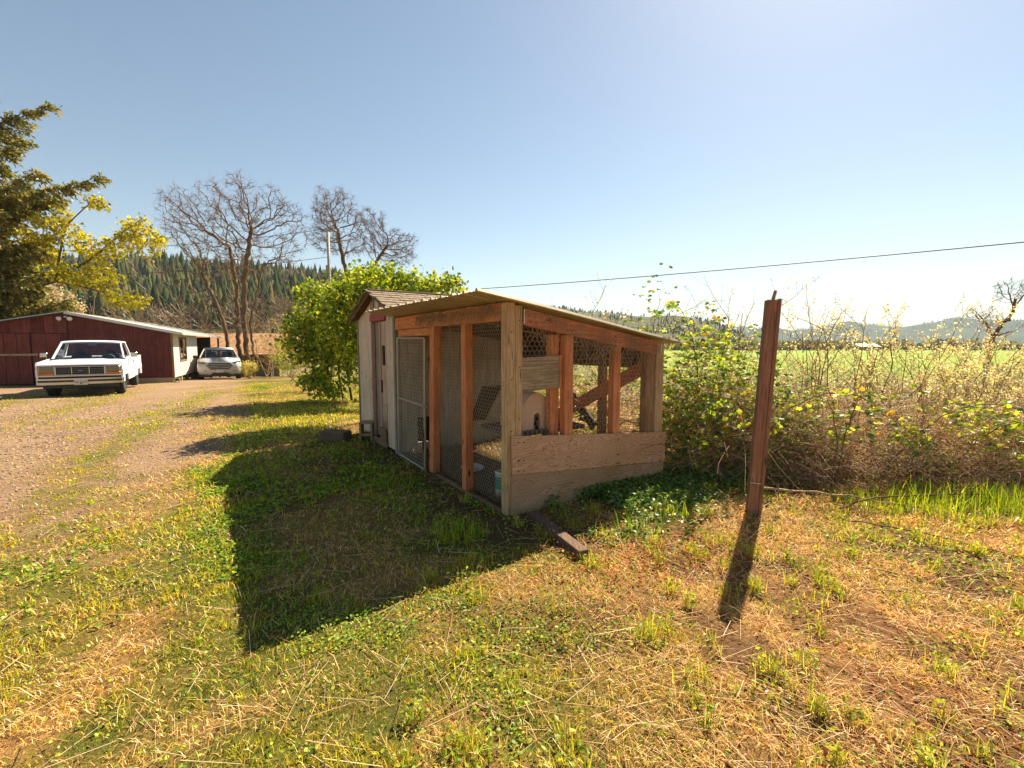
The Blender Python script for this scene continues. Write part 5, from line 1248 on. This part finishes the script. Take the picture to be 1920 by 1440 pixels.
cane('long cane arching over the low brambles at the right', [(3.9, 4.75, .1), (4.4, 4.6, 1.1), (5.0, 4.5, 1.1), (5.5, 4.4, .5)], .007, 26, 3)
cane('cane drooping toward the ground at the right picture edge', [(4.7, 4.7, .3), (5.0, 4.5, 1.0), (5.2, 4.3, .8), (5.0, 4.15, .1)], .006, 22, 4)
cane('cane leaning out left of the lone post', [(2.2, 4.75, .0), (2.0, 4.6, .9), (1.9, 4.5, 1.2), (2.3, 4.4, .7)], .006, 20, 5)
cane('upright cane between the run and the lone post', [(2.05, 4.9, .0), (2.1, 4.85, .8), (2.15, 4.8, 1.3), (2.3, 4.8, 1.75)], .006, 24, 6)
cane('cane reaching over the run roof corner', [(2.3, 5.5, .8), (2.1, 5.3, 2.0), (1.8, 5.15, 2.15), (1.6, 5.05, 1.85)], .006, 26, 7)
# dry budding shrubs behind them
PB = [srgb(236, 230, 222), srgb(222, 210, 190), srgb(196, 196, 128), srgb(212, 190, 174)]
def dryshrub(label, px, Y, wid, h, seed, lean=0.0, nbud=1500, nst=9):
    """upright sparse shrub: straight shoots with side shoots and pale buds along them"""
    x0 = (px - 960) / 853.3 * Y; z0 = gz1(x0, Y) - .03; r = np.random.default_rng(seed)
    t = thing('budding_shrub', label, 'shrub', (x0, Y, z0), 0, 'pale budding shrubs behind the brambles'); polys = []; rad = []; ends = []
    def shoot(p, d, L, r0, lv):
        m = max(4, int(L / .09)); pts = [p]
        for k in range(m): d = d + r.normal(0, .09, 3) + np.array([0, 0, .02]); d = d / np.linalg.norm(d); p = p + d * L / m; pts.append(p)
        polys.append(np.array(pts)); rad.append(np.linspace(r0, r0 * .35, m + 1))
        if lv: ends.append(np.array(pts))
        if lv < 3:
            for k in range(2 + lv // 2, m, 1 if lv else 2):
                if r.uniform() < .62:
                    a = r.normal(size=3); a -= d * a.dot(d); a /= np.linalg.norm(a); q = d * .75 + a * .65; shoot(pts[k], q / np.linalg.norm(q), L * r.uniform(.25, .5), r0 * .5, lv + 1)
    for i in range(nst):
        a = r.uniform(0, 6.28); sp = r.uniform(.05, .5); d = np.array([math.cos(a) * sp + lean * .3, math.sin(a) * sp, 1.0]); d /= np.linalg.norm(d)
        shoot(np.array([r.normal(0, wid * .22), r.normal(0, wid * .22), 0.0]), d, h * r.uniform(.6, 1.05), .007 + .002 * h, 0)
    V, F = tubes(polys, rad, 4); link('stems', mesh_np('stems', V, F, True, mats=[M['twig_red'] if nbud < 300 else M['twig_mid']]), t)['kind'] = 'stuff'
    E = np.concatenate(ends); n = nbud; P = E[r.integers(len(E), size=n)] + r.normal(size=(n, 3)) * .018
    V, F, k = leaves(P, rdir(n, .4, r), rdir(n, .3, r), r.uniform(.018, .05, n), OVAL)
    cc = (PB if nbud > 300 else [srgb(90, 66, 48), srgb(110, 84, 56)]); link('buds', mesh_np('buds', V, F, False, np.repeat(pick(cc, n), k, 0), [M['leaf']]), t)['kind'] = 'stuff'
    return t
dryshrub('tall budding shrub just right of the lone post top', 1530, 7.2, .85, 2.25, 81, .15, 1600, 8)
dryshrub('slender budding shrub poking up left of the lone post top', 1385, 7.6, .6, 2.3, 82, 0, 700, 6)
dryshrub('pale budding shrub in front of the far white barn', 1640, 7.8, 1.1, 2.0, 83, .1, 2400, 9)
dryshrub('pale blossoming shrub second left of the crooked bare tree', 1715, 8.2, 1.0, 1.95, 84, -.1, 3800, 10)
dryshrub('widest pale blossoming shrub just left of the crooked bare tree', 1790, 8.6, 1.2, 1.9, 85, .1, 4600, 12)
dryshrub('pale budding shrub under the crooked bare tree at the right edge', 1890, 8.4, 1.2, 1.6, 86, 0, 4600, 12)
dryshrub('low pale blossoming shrub in front of the crooked bare tree', 1830, 7.4, 1.1, 1.2, 90, 0, 3600, 11)
dryshrub('low pale blossoming shrub left of the widest one', 1740, 7.2, 1.0, 1.1, 91, 0, 2600, 10)
dryshrub('budding stem rising behind the run roof, nearest the hill', 1148, 8.0, .5, 2.75, 87, 0, 900, 5)
dryshrub('dark seed-headed stalk rising from the bramble, nearest the run', 1283, 7.0, .18, 2.25, 88, 0, 120, 2)
dryshrub('second dark seed-headed stalk, left of the lone post', 1348, 6.8, .25, 2.1, 89, .1, 120, 2)
r = np.random.default_rng(95); n = 14500; x = r.uniform(2.6, 15, n); y = r.uniform(6.3, 14, n); k = y > 6.2 + .05 * (x - 2.4); x, y = x[k], y[k]; n = len(x)
H = (.15 + 1.25 * fbm(x * .9, y * .9, 3, 9)) * sst(5.2, 7.2, y); P = np.c_[x, y, gz(x, y) + H * r.uniform(0, 1, n)]; D = rdir(n, .35, r) * r.uniform(.15, .5, (n, 1)); Q = P + D * .5; V, F = segs_fast(P, Q, .0034, 3); V2, F2 = segs_fast(Q, Q + D * .5 + r.normal(size=D.shape) * .05, .0024, 3)
m = 24000; i = r.integers(n, size=m); V3, F3, k = leaves(Q[i] + r.normal(size=(m, 3)) * .04, rdir(m, .2, r), rdir(m, .4, r), r.uniform(.02, .045, m), OVAL)
C = np.concatenate([np.repeat(pick([srgb(206, 190, 164), srgb(176, 158, 134), srgb(222, 210, 188), srgb(150, 134, 112)], n), 6, 0)] * 2 + [np.repeat(pick(PB + [srgb(160, 168, 70)], m), k, 0)])
tag(link('dry_thicket', mesh_np('dry_thicket', np.concatenate([V, V2, V3]), [np.r_[F, F2 + len(V)], F3 + len(V) + len(V2)], False, C, [M['dry']])), 'tangle of dry pale twigs filling the ground behind the brambles', 'thicket', kind='stuff')
# far field barn
fb = thing('far_barn', 'tiny white-roofed farm building at the far side of the green field', 'barn', (222, 288, gz1(222, 288)), R(8))
G().box((-7, -4, 0), (7, 4, 2.6), .05).obj('wall', M['siding'], fb); G().prism([(-5, 2.4), (0, 4.4), (5, 2.4)], 0, -7.6, 7.6).obj('roof', M['tin_white'], fb); G().box((-1.6, -4.05, 0), (1.6, -3.99, 2.1), .02).obj('door', M['dark_wood'], fb)

# ---------------------------------------------------------------- grass, straw, litter and small plants on the ground
def in_run(x, y, m=.0):
    dx = x - PX; dy = y - PY; c, s = math.cos(ANG), math.sin(ANG); u = dx * c + dy * s; v = -dx * s + dy * c
    return (u > -.03 - m) & (u < 2.05 + m) & (v > -.02 - m) & (v < 4.5 + m)
def in_view(x, y): return np.abs(x) < 1.19 * y + .5
def spots(n, y0, y1, p, seed, xr=(-99, 99)):
    """random ground points in view, density falling with distance as y**-p"""
    r = np.random.default_rng(seed); u = r.uniform(size=n); e = 2 - p
    y = (y0 ** e + u * (y1 ** e - y0 ** e)) ** (1 / e) if abs(e) > 1e-6 else y0 * (y1 / y0) ** u
    x = r.uniform(-1, 1, n) * (1.19 * y + 1.5); k = (x > xr[0]) & (x < xr[1]); return x[k], y[k], r
def blades(x, y, r, hgt, wid, lean, col, name, label, mat, zoff=0.0):
    n = len(x); B = np.c_[x, y, gz(x, y) - .004 + zoff]; az = r.uniform(0, 6.28, n); d = np.c_[np.cos(az), np.sin(az), np.zeros(n)]; sd = np.c_[-np.sin(az), np.cos(az), np.zeros(n)]
    tw = r.uniform(-1, 1, (n, 1)); sd = unit(sd + d * tw)
    h = hgt[:, None]; w = wid[:, None]; l = np.clip(lean, 0, .995)[:, None]; up = np.array([0, 0, 1.0])
    m = B + up * h * .55 * np.sqrt(1 - .6 * l ** 2) + d * h * .40 * l; t = B + up * h * (np.sqrt(1 - l ** 2)) * .98 + d * h * l * .95
    V = np.stack([B - sd * w, B + sd * w, m + sd * w * .8, m - sd * w * .8, t], 1).reshape(-1, 3)
    i = np.arange(n)[:, None] * 5; F4 = i + np.array([0, 1, 2, 3]); F3 = i + np.array([3, 2, 4])
    o = link(name, mesh_np(name, V, [F4, F3], False, np.repeat(col, 5, 0), [mat])); return tag(o, label, 'grass', kind='stuff')
# green grass
x, y, r = spots(410000, .8, 20, 1.4, 301); dr, green, dirt, right = masks(x, y)
k = (r.uniform(size=len(x)) < green * (1 - .9 * dirt) * (1 - .75 * right)) & ~in_run(x, y); x, y, gr_, dk_ = x[k], y[k], green[k], dr[k]; n = len(x)
dist = np.hypot(x, y); tall = fbm(x * 1.4, y * 1.4, 3, 5)
h = r.uniform(.012, .036, n) * (.45 + 1.1 * tall) * (1 - .4 * dk_) * (1 + dist * .05) * (.45 + 1.1 * sst(.35, .7, fbm(x * 9, y * 9, 2, 19))); wd = r.uniform(.0011, .0024, n) * np.clip(dist / 2.2, 1, 5)
yel = np.clip(fbm(x * 2.2, y * 2.2, 3, 15) * 1.5 - .35 + r.normal(0, .18, n), 0, 1)
c = mixc(srgb(136, 158, 36), srgb(232, 204, 66), yel) * r.uniform(.7, 1.25, (n, 1))
blades(x, y, r, h, wd, r.uniform(.1, .85, n), c, 'grass', 'short patchy green lawn grass around the run and along the drive', M['blade'])
# dry straw and dead grass
x, y, r = spots(320000, .8, 13, 1.5, 302); dr, green, dirt, right = masks(x, y)
k = (r.uniform(size=len(x)) < (1 - .62 * green) * (1 - .95 * dr) * (1 - .8 * dirt) * (.25 + .75 * sst(.36, .56, fbm(x * 4.5, y * 4.5, 3, 63)))) & ~in_run(x, y); x, y, rt = x[k], y[k], right[k]; n = len(x); dist = np.hypot(x, y)
h = r.uniform(.012, .055, n) * (1 + .7 * rt) * (1 + 1.4 * (r.uniform(size=n) > .965)) * (1 + dist * .03); wd = r.uniform(.0008, .0017, n) * np.clip(dist / 2.2, 1, 3)
c = pick([srgb(236, 194, 120), srgb(244, 214, 152), srgb(216, 160, 88), srgb(232, 196, 84), srgb(180, 118, 66)], n, [.3, .22, .2, .18, .10])
blades(x, y, r, h, wd, r.uniform(.80, .99, n), c, 'dead_grass', 'flattened straw-coloured dead grass covering the bare ground', M['dry'], .004)
# clover and small broad leaves among the grass
x, y, r = spots(170000, .8, 7.5, 1.3, 303); dr, green, dirt, right = masks(x, y); cl = sst(.50, .62, fbm(x * 1.7, y * 1.7, 3, 205))
k = (r.uniform(size=len(x)) < (.12 + .88 * cl) * (1 - dr) * (.25 + .75 * green) * (1 - .45 * right)) & ~in_run(x, y); x, y = x[k], y[k]; n = len(x); dist = np.hypot(x, y)
P = np.c_[x, y, gz(x, y) + r.uniform(.008, .035, n)]
V, F, k = leaves(P, np.c_[r.normal(size=(n, 2)), r.normal(.1, .3, n)], rdir(n, 1.1, r), r.uniform(.009, .019, n) * np.clip(dist / 2.6, 1, 2), ROUND)
C = np.repeat(pick([srgb(122, 160, 36), srgb(146, 176, 42), srgb(178, 190, 54), srgb(98, 134, 34)], n), k, 0)
tag(link('clover', mesh_np('clover', V, F, False, C, [M['leaf']])), 'low clover and weed leaves spread through the lawn', 'clover', kind='stuff')
# broad-leaved weeds on the right-hand ground
x, y, r = spots(84000, .8, 5.2, 1.2, 304, (0.0, 99)); cl = sst(.47, .64, fbm(x * 3.4, y * 3.4, 4, 215)) * .8; k = (r.uniform(size=len(x)) < cl) & ~in_run(x, y); x, y = x[k], y[k]; n = len(x)
P = np.c_[x, y, gz(x, y) + r.uniform(.004, .035, n)]; V, F, k = leaves(P, np.c_[r.normal(size=(n, 2)), r.normal(.3, .4, n)], rdir(n, .7, r), r.uniform(.008, .022, n), OVAL)
C = np.repeat(pick([srgb(150, 164, 60), srgb(124, 146, 52), srgb(184, 182, 82), srgb(186, 146, 76)], n, [.34, .3, .26, .1]), k, 0)
tag(link('weeds', mesh_np('weeds', V, F, False, C, [M['leaf']])), 'small yellow-green weeds dotted over the dry ground on the right', 'weeds', kind='stuff')
# dark leafy ground cover along the plywood and round the post
r = np.random.default_rng(305); n = 15000; u = r.uniform(-.05, 3.3, n); v = -np.abs(r.normal(0, .40, n)) - .02 + .25 * (u > 2.1) * r.uniform(0, 2.2, n)
p = np.array([w2(a, b) for a, b in zip(u, v)]); x, y = p[:, 0], p[:, 1]; k = fbm(x * 2.4, y * 2.4, 3, 7) + r.uniform(-.1, .1, n) + .5 * (u - .75).clip(-.6, .25) > .40; x, y, v_ = x[k], y[k], v[k]; n = len(x)
P = np.c_[x, y, gz(x, y) + r.uniform(.015, .12, n) * np.exp(-np.abs(v_) * 1.2) + .01]; V, F, k = leaves(P, np.c_[r.normal(size=(n, 2)), r.normal(0, .3, n)], rdir(n, .9, r), r.uniform(.020, .042, n), ROUND)
C = np.repeat(pick([srgb(96, 130, 54), srgb(116, 146, 60), srgb(78, 108, 48), srgb(140, 158, 72)], n), k, 0)
tag(link('ground_cover', mesh_np('ground_cover', V, F, False, C, [m_leaf('ground_cover_leaf', .45, .03, rough=.4)])), 'dark green leafy ground cover along the plywood side and round the post', 'ground cover', kind='stuff')
# red-brown leaf litter
x, y, r = spots(80000, .9, 6.5, 1.2, 306, (-1.6, 99)); cl = sst(.46, .64, fbm(x * 1.3, y * 1.3, 3, 225)) * sst(-1.2, .6, x); k = (r.uniform(size=len(x)) < (.06 + .7 * cl) * sst(-.3, .9, x - .25 * (3.2 - y).clip(0, 2))) & ~in_run(x, y); x, y = x[k], y[k]; n = len(x)
P = np.c_[x, y, gz(x, y) + r.uniform(.002, .012, n)]; V, F, k = leaves(P, np.c_[r.normal(size=(n, 2)), r.normal(0, .3, n)], rdir(n, 1.0, r), r.uniform(.008, .024, n), OVAL)
C = np.repeat(pick([srgb(150, 86, 48), srgb(176, 116, 66), srgb(124, 70, 44), srgb(196, 146, 92)], n), k, 0)
tag(link('leaf_litter', mesh_np('leaf_litter', V, F, False, C, [M['dry']])), 'reddish brown dead leaves littered over the ground on the right', 'dead leaves', kind='stuff')
# long bright grass tufts
def tuft(label, cx, cy, rad, n, hg, seed):
    r = np.random.default_rng(seed); a = r.uniform(0, 6.28, n); q = rad * np.sqrt(r.uniform(size=n)); x = cx + q * np.cos(a) * 1.3; y = cy + q * np.sin(a)
    c = pick([srgb(150, 170, 40), srgb(178, 184, 56), srgb(116, 146, 40)], n); o = blades(x, y, r, r.uniform(.5, 1.15, n) * hg, r.uniform(.0025, .005, n), r.uniform(.05, .65, n), c, 'grass_tuft', label, M['blade'])
    del o['kind']; o['category'] = 'grass'; o['group'] = 'long grass tufts'; return o
tuft('tall bright grass clump below the right-hand brambles, the largest', 4.05, 4.02, .42, 520, .26, 401); tuft('bright grass clump at the right picture edge below the bramble', 4.75, 4.1, .36, 380, .24, 402); tuft('bright grass clump left of the largest clump', 3.45, 4.15, .3, 260, .18, 403)
tuft('thin grass clump in the ground cover before the plywood', 1.03, 3.50, .16, 46, .22, 404); tuft('thin grass clump in the ground cover nearer the post', 1.42, 3.85, .12, 30, .2, 405); tuft('grass tuft at the left of the shaded lawn, by the gate sill', -1.25, 4.7, .2, 160, .12, 406); tuft('grass tuft in the shade by the corner post foot', -.38, 3.45, .16, 140, .13, 407)
# clumps of taller weeds and grass over the dry ground
r = np.random.default_rng(501); cx, cy, r2 = spots(560, .9, 5.0, 1.0, 502, (-.6, 99)); k = ~in_run(cx, cy, .1) & (r2.uniform(size=len(cx)) < .55 + .45 * sst(.2, 1.2, cx)); cx, cy = cx[k], cy[k]
BX = []; BY = []; LX = []; LC = []; BCc = []
for a, b in zip(cx, cy):
    n = int(r.integers(14, 70)); rad = r.uniform(.03, .12); q = r.normal(size=(n, 2)) * rad * .5; tone = r.uniform(.8, 1.2); BX.append(a + q[:, 0]); BY.append(b + q[:, 1]); BCc.append(pick([srgb(172, 180, 48), srgb(204, 196, 70), srgb(140, 156, 44), srgb(216, 184, 92)], n) * tone)
    n = int(r.integers(8, 60)); q = r.normal(size=(n, 2)) * rad * .6; LX.append(np.c_[a + q[:, 0], b + q[:, 1], r.uniform(.01, .075, n)]); LC.append(pick([srgb(156, 168, 60), srgb(124, 148, 50), srgb(186, 186, 84), srgb(170, 108, 60)], n, [.36, .3, .26, .08]) * tone)
BX = np.concatenate(BX); BY = np.concatenate(BY); n = len(BX)
blades(BX, BY, r, r.uniform(.03, .13, n), r.uniform(.0014, .0028, n), r.uniform(.05, .8, n), np.concatenate(BCc), 'weed_grass', 'yellow-green grass blades standing in small clumps over the dry ground', M['blade'])
L_ = np.concatenate(LX); L_[:, 2] += gz(L_[:, 0], L_[:, 1]); n = len(L_); V, F, k = leaves(L_, np.c_[r.normal(size=(n, 2)), r.normal(.5, .4, n)], rdir(n, .5, r), r.uniform(.012, .032, n), OVAL)
tag(link('weed_clumps', mesh_np('weed_clumps', V, F, False, np.repeat(np.concatenate(LC), k, 0), [M['leaf']])), 'small leafy weeds growing in clumps over the dry ground', 'weeds', kind='stuff')
# straight dead stalks lying about
x, y, r = spots(12500, .8, 6, 1.2, 503); k = ~in_run(x, y) & (r.uniform(size=len(x)) < .25 + .75 * sst(-.5, .8, x)); x, y = x[k], y[k]; n = len(x); az = r.normal(.5, .9, n); ln = r.uniform(.06, .26, n); P0 = np.c_[x, y, gz(x, y) + r.uniform(.006, .03, n)]; x1 = x + np.cos(az) * ln; y1 = y - np.sin(az) * ln
P1 = np.c_[x1, y1, gz(x1, y1) + r.uniform(.004, .045, n)]; V, F = segs_fast(P0, P1, r.uniform(.0008, .002, n), 3)
tag(link('dead_stalks', mesh_np('dead_stalks', V, F, True, np.repeat(pick([srgb(226, 196, 150), srgb(200, 160, 112), srgb(160, 118, 80), srgb(238, 216, 178)], n), 6, 0), [M['dry']])), 'pale dead stalks lying criss-cross on the ground', 'stalks', kind='stuff')
# red-leaved weeds before the ground cover
r = np.random.default_rng(504); n = 1500; x = .95 + r.normal(0, .42, n); y = 3.05 + r.normal(0, .20, n) + .25 * (x - .95); P = np.c_[x, y, gz(x, y) + r.uniform(.01, .07, n)]; V, F, k = leaves(P, np.c_[r.normal(size=(n, 2)), r.normal(.4, .4, n)], rdir(n, .5, r), r.uniform(.010, .026, n), OVAL)
tag(link('red_weeds', mesh_np('red_weeds', V, F, False, np.repeat(pick([srgb(176, 84, 52), srgb(150, 66, 46), srgb(196, 120, 76), srgb(180, 160, 80)], n), k, 0), [M['leaf']])), 'reddish low weeds in the dry grass before the ground cover', 'weeds', kind='stuff')
# gravel on the drive
ico = G().lathe([(.75, -.4), (.95, .05), (.45, .48), (.02, .5)], 4); pv = np.concatenate(ico.V); pf = np.array([f for f in ico.F if len(f) == 4])
x, y, r = spots(32000, 2.2, 12, 1.2, 307, (-99, -1.2)); dr, green, dirt, right = masks(x, y); k = (r.uniform(size=len(x)) < (dr * (1 - .7 * green) + .06)) & ~in_run(x, y); x, y = x[k], y[k]; n = len(x); sz = r.uniform(.004, .013, n) * np.clip(np.hypot(x, y) / 5, 1, 2); a = r.uniform(0, 6.28, n)
B = pv[None] * np.c_[sz * r.uniform(.7, 1.3, n), sz, sz * .7][:, None]; V = np.stack([B[..., 0] * np.cos(a)[:, None] - B[..., 1] * np.sin(a)[:, None] + x[:, None], B[..., 0] * np.sin(a)[:, None] + B[..., 1] * np.cos(a)[:, None] + y[:, None], B[..., 2] + gz(x, y)[:, None] + .002], -1)
F = (np.arange(n)[:, None, None] * len(pv) + pf[None]).reshape(-1, 4); C = np.repeat(pick([srgb(132, 112, 94), srgb(168, 144, 118), srgb(98, 82, 70), srgb(148, 118, 92)], n), len(pv), 0)
t = NT('gravel_stone'); M['stone'] = t.bsdf(t('Attribute', 0, props={'attribute_name': 'Col'}), .9)
tag(link('gravel', mesh_np('gravel', V.reshape(-1, 3), F, False, C, [M['stone']])), 'loose pale gravel strewn over the drive', 'gravel', kind='stuff')
# dark soil clods in the bare patches
x, y, r = spots(12000, 1.3, 6, 1.1, 505); dr, green, dirt, right = masks(x, y); k = (r.uniform(size=len(x)) < dirt ** 1.5) & ~in_run(x, y); x, y = x[k], y[k]; n = len(x); sz = r.uniform(.003, .012, n); a = r.uniform(0, 6.28, n)
B = pv[None] * np.c_[sz * r.uniform(.7, 1.3, n), sz, sz * .8][:, None]; V = np.stack([B[..., 0] * np.cos(a)[:, None] - B[..., 1] * np.sin(a)[:, None] + x[:, None], B[..., 0] * np.sin(a)[:, None] + B[..., 1] * np.cos(a)[:, None] + y[:, None], B[..., 2] + gz(x, y)[:, None] + .002], -1)
F = (np.arange(n)[:, None, None] * len(pv) + pf[None]).reshape(-1, 4); C = np.repeat(pick([srgb(96, 70, 50), srgb(120, 90, 64), srgb(72, 54, 42)], n), len(pv), 0)
tag(link('soil_clods', mesh_np('soil_clods', V.reshape(-1, 3), F, False, C, [M['stone']])), 'dark crumbly soil clods in the bare patches of ground', 'soil', kind='stuff')
# straw bedding inside the run
r = np.random.default_rng(308); n = 9000; u = r.uniform(.06, 1.9, n); v = r.uniform(.05, 2.68, n); p = np.array([w2(a, b) for a, b in zip(u, v)]); c = pick([srgb(150, 112, 70), srgb(176, 134, 84), srgb(124, 92, 58)], n)
o = blades(p[:, 0], p[:, 1], r, r.uniform(.05, .16, n), r.uniform(.0012, .0026, n), r.uniform(.85, .99, n), c, 'straw_bedding', 'brown straw bedding on the floor of the run', M['dry'], .01); o['category'] = 'straw'
# fallen canes and sticks
def stick(label, pts, r0, mat='twig'):
    p = np.array([(a, b, gz1(a, b) + c) for a, b, c in pts]); m = 14; t = np.linspace(0, len(p) - 1, m); q = np.stack([np.interp(t, np.arange(len(p)), p[:, k]) for k in range(3)], 1); q += rng.normal(size=q.shape) * .006
    o = G().tube(q, np.linspace(r0, r0 * .5, m), 6).obj('fallen_stick', M[mat], None, True); return tag(o, label, 'stick', 'fallen sticks on the right-hand ground')
stick('long pale cane lying slanted right of the lone post', [(2.30, 4.25, .16), (3.0, 4.12, .14), (3.65, 3.98, .03)], .011)
stick('dark branch lying level under the right-hand brambles', [(2.95, 3.98, .05), (3.4, 4.1, .12), (4.4, 4.12, .11), (5.2, 4.1, .06)], .010, 'twig_red')
stick('thin dark stick slanting through the dry grass on the right', [(2.75, 3.75, .04), (3.2, 3.35, .05), (3.6, 2.95, .02)], .006, 'twig_red')
stick('curved pale stick in the dry grass, middle right', [(2.35, 2.95, .015), (2.7, 2.78, .02), (3.2, 2.85, .015)], .006)
stick('short pale stick beside the curved one', [(2.15, 2.68, .012), (2.6, 2.6, .02)], .005)
stick('thin upright cane leaning on the bramble right of the post', [(3.25, 4.55, .0), (3.35, 4.6, .5), (3.3, 4.7, .95)], .007, 'twig_red')

# ---------------------------------------------------------------- haze: the air between here and the hills
hz = G(); hz.add([(sx * 5000, sy, sz) for sz in (-60, 260) for sx, sy in ((-1, -100), (1, -100), (1, 5600), (-1, 5600))], [(0, 3, 2, 1), (4, 5, 6, 7), (0, 1, 5, 4), (1, 2, 6, 5), (2, 3, 7, 6), (3, 0, 4, 7)])
hm = bpy.data.materials.new('haze'); hm.use_nodes = True; nt = hm.node_tree; nt.nodes.clear(); ou = nt.nodes.new('ShaderNodeOutputMaterial'); pv_ = nt.nodes.new('ShaderNodeVolumePrincipled')
pv_.inputs['Color'].default_value = (.70, .83, 1.0, 1); pv_.inputs['Density'].default_value = .00016; nt.links.new(pv_.outputs[0], ou.inputs['Volume'])
o = hz.obj('haze', hm); tag(o, 'pale haze in the air over the valley', 'haze', kind='stuff')
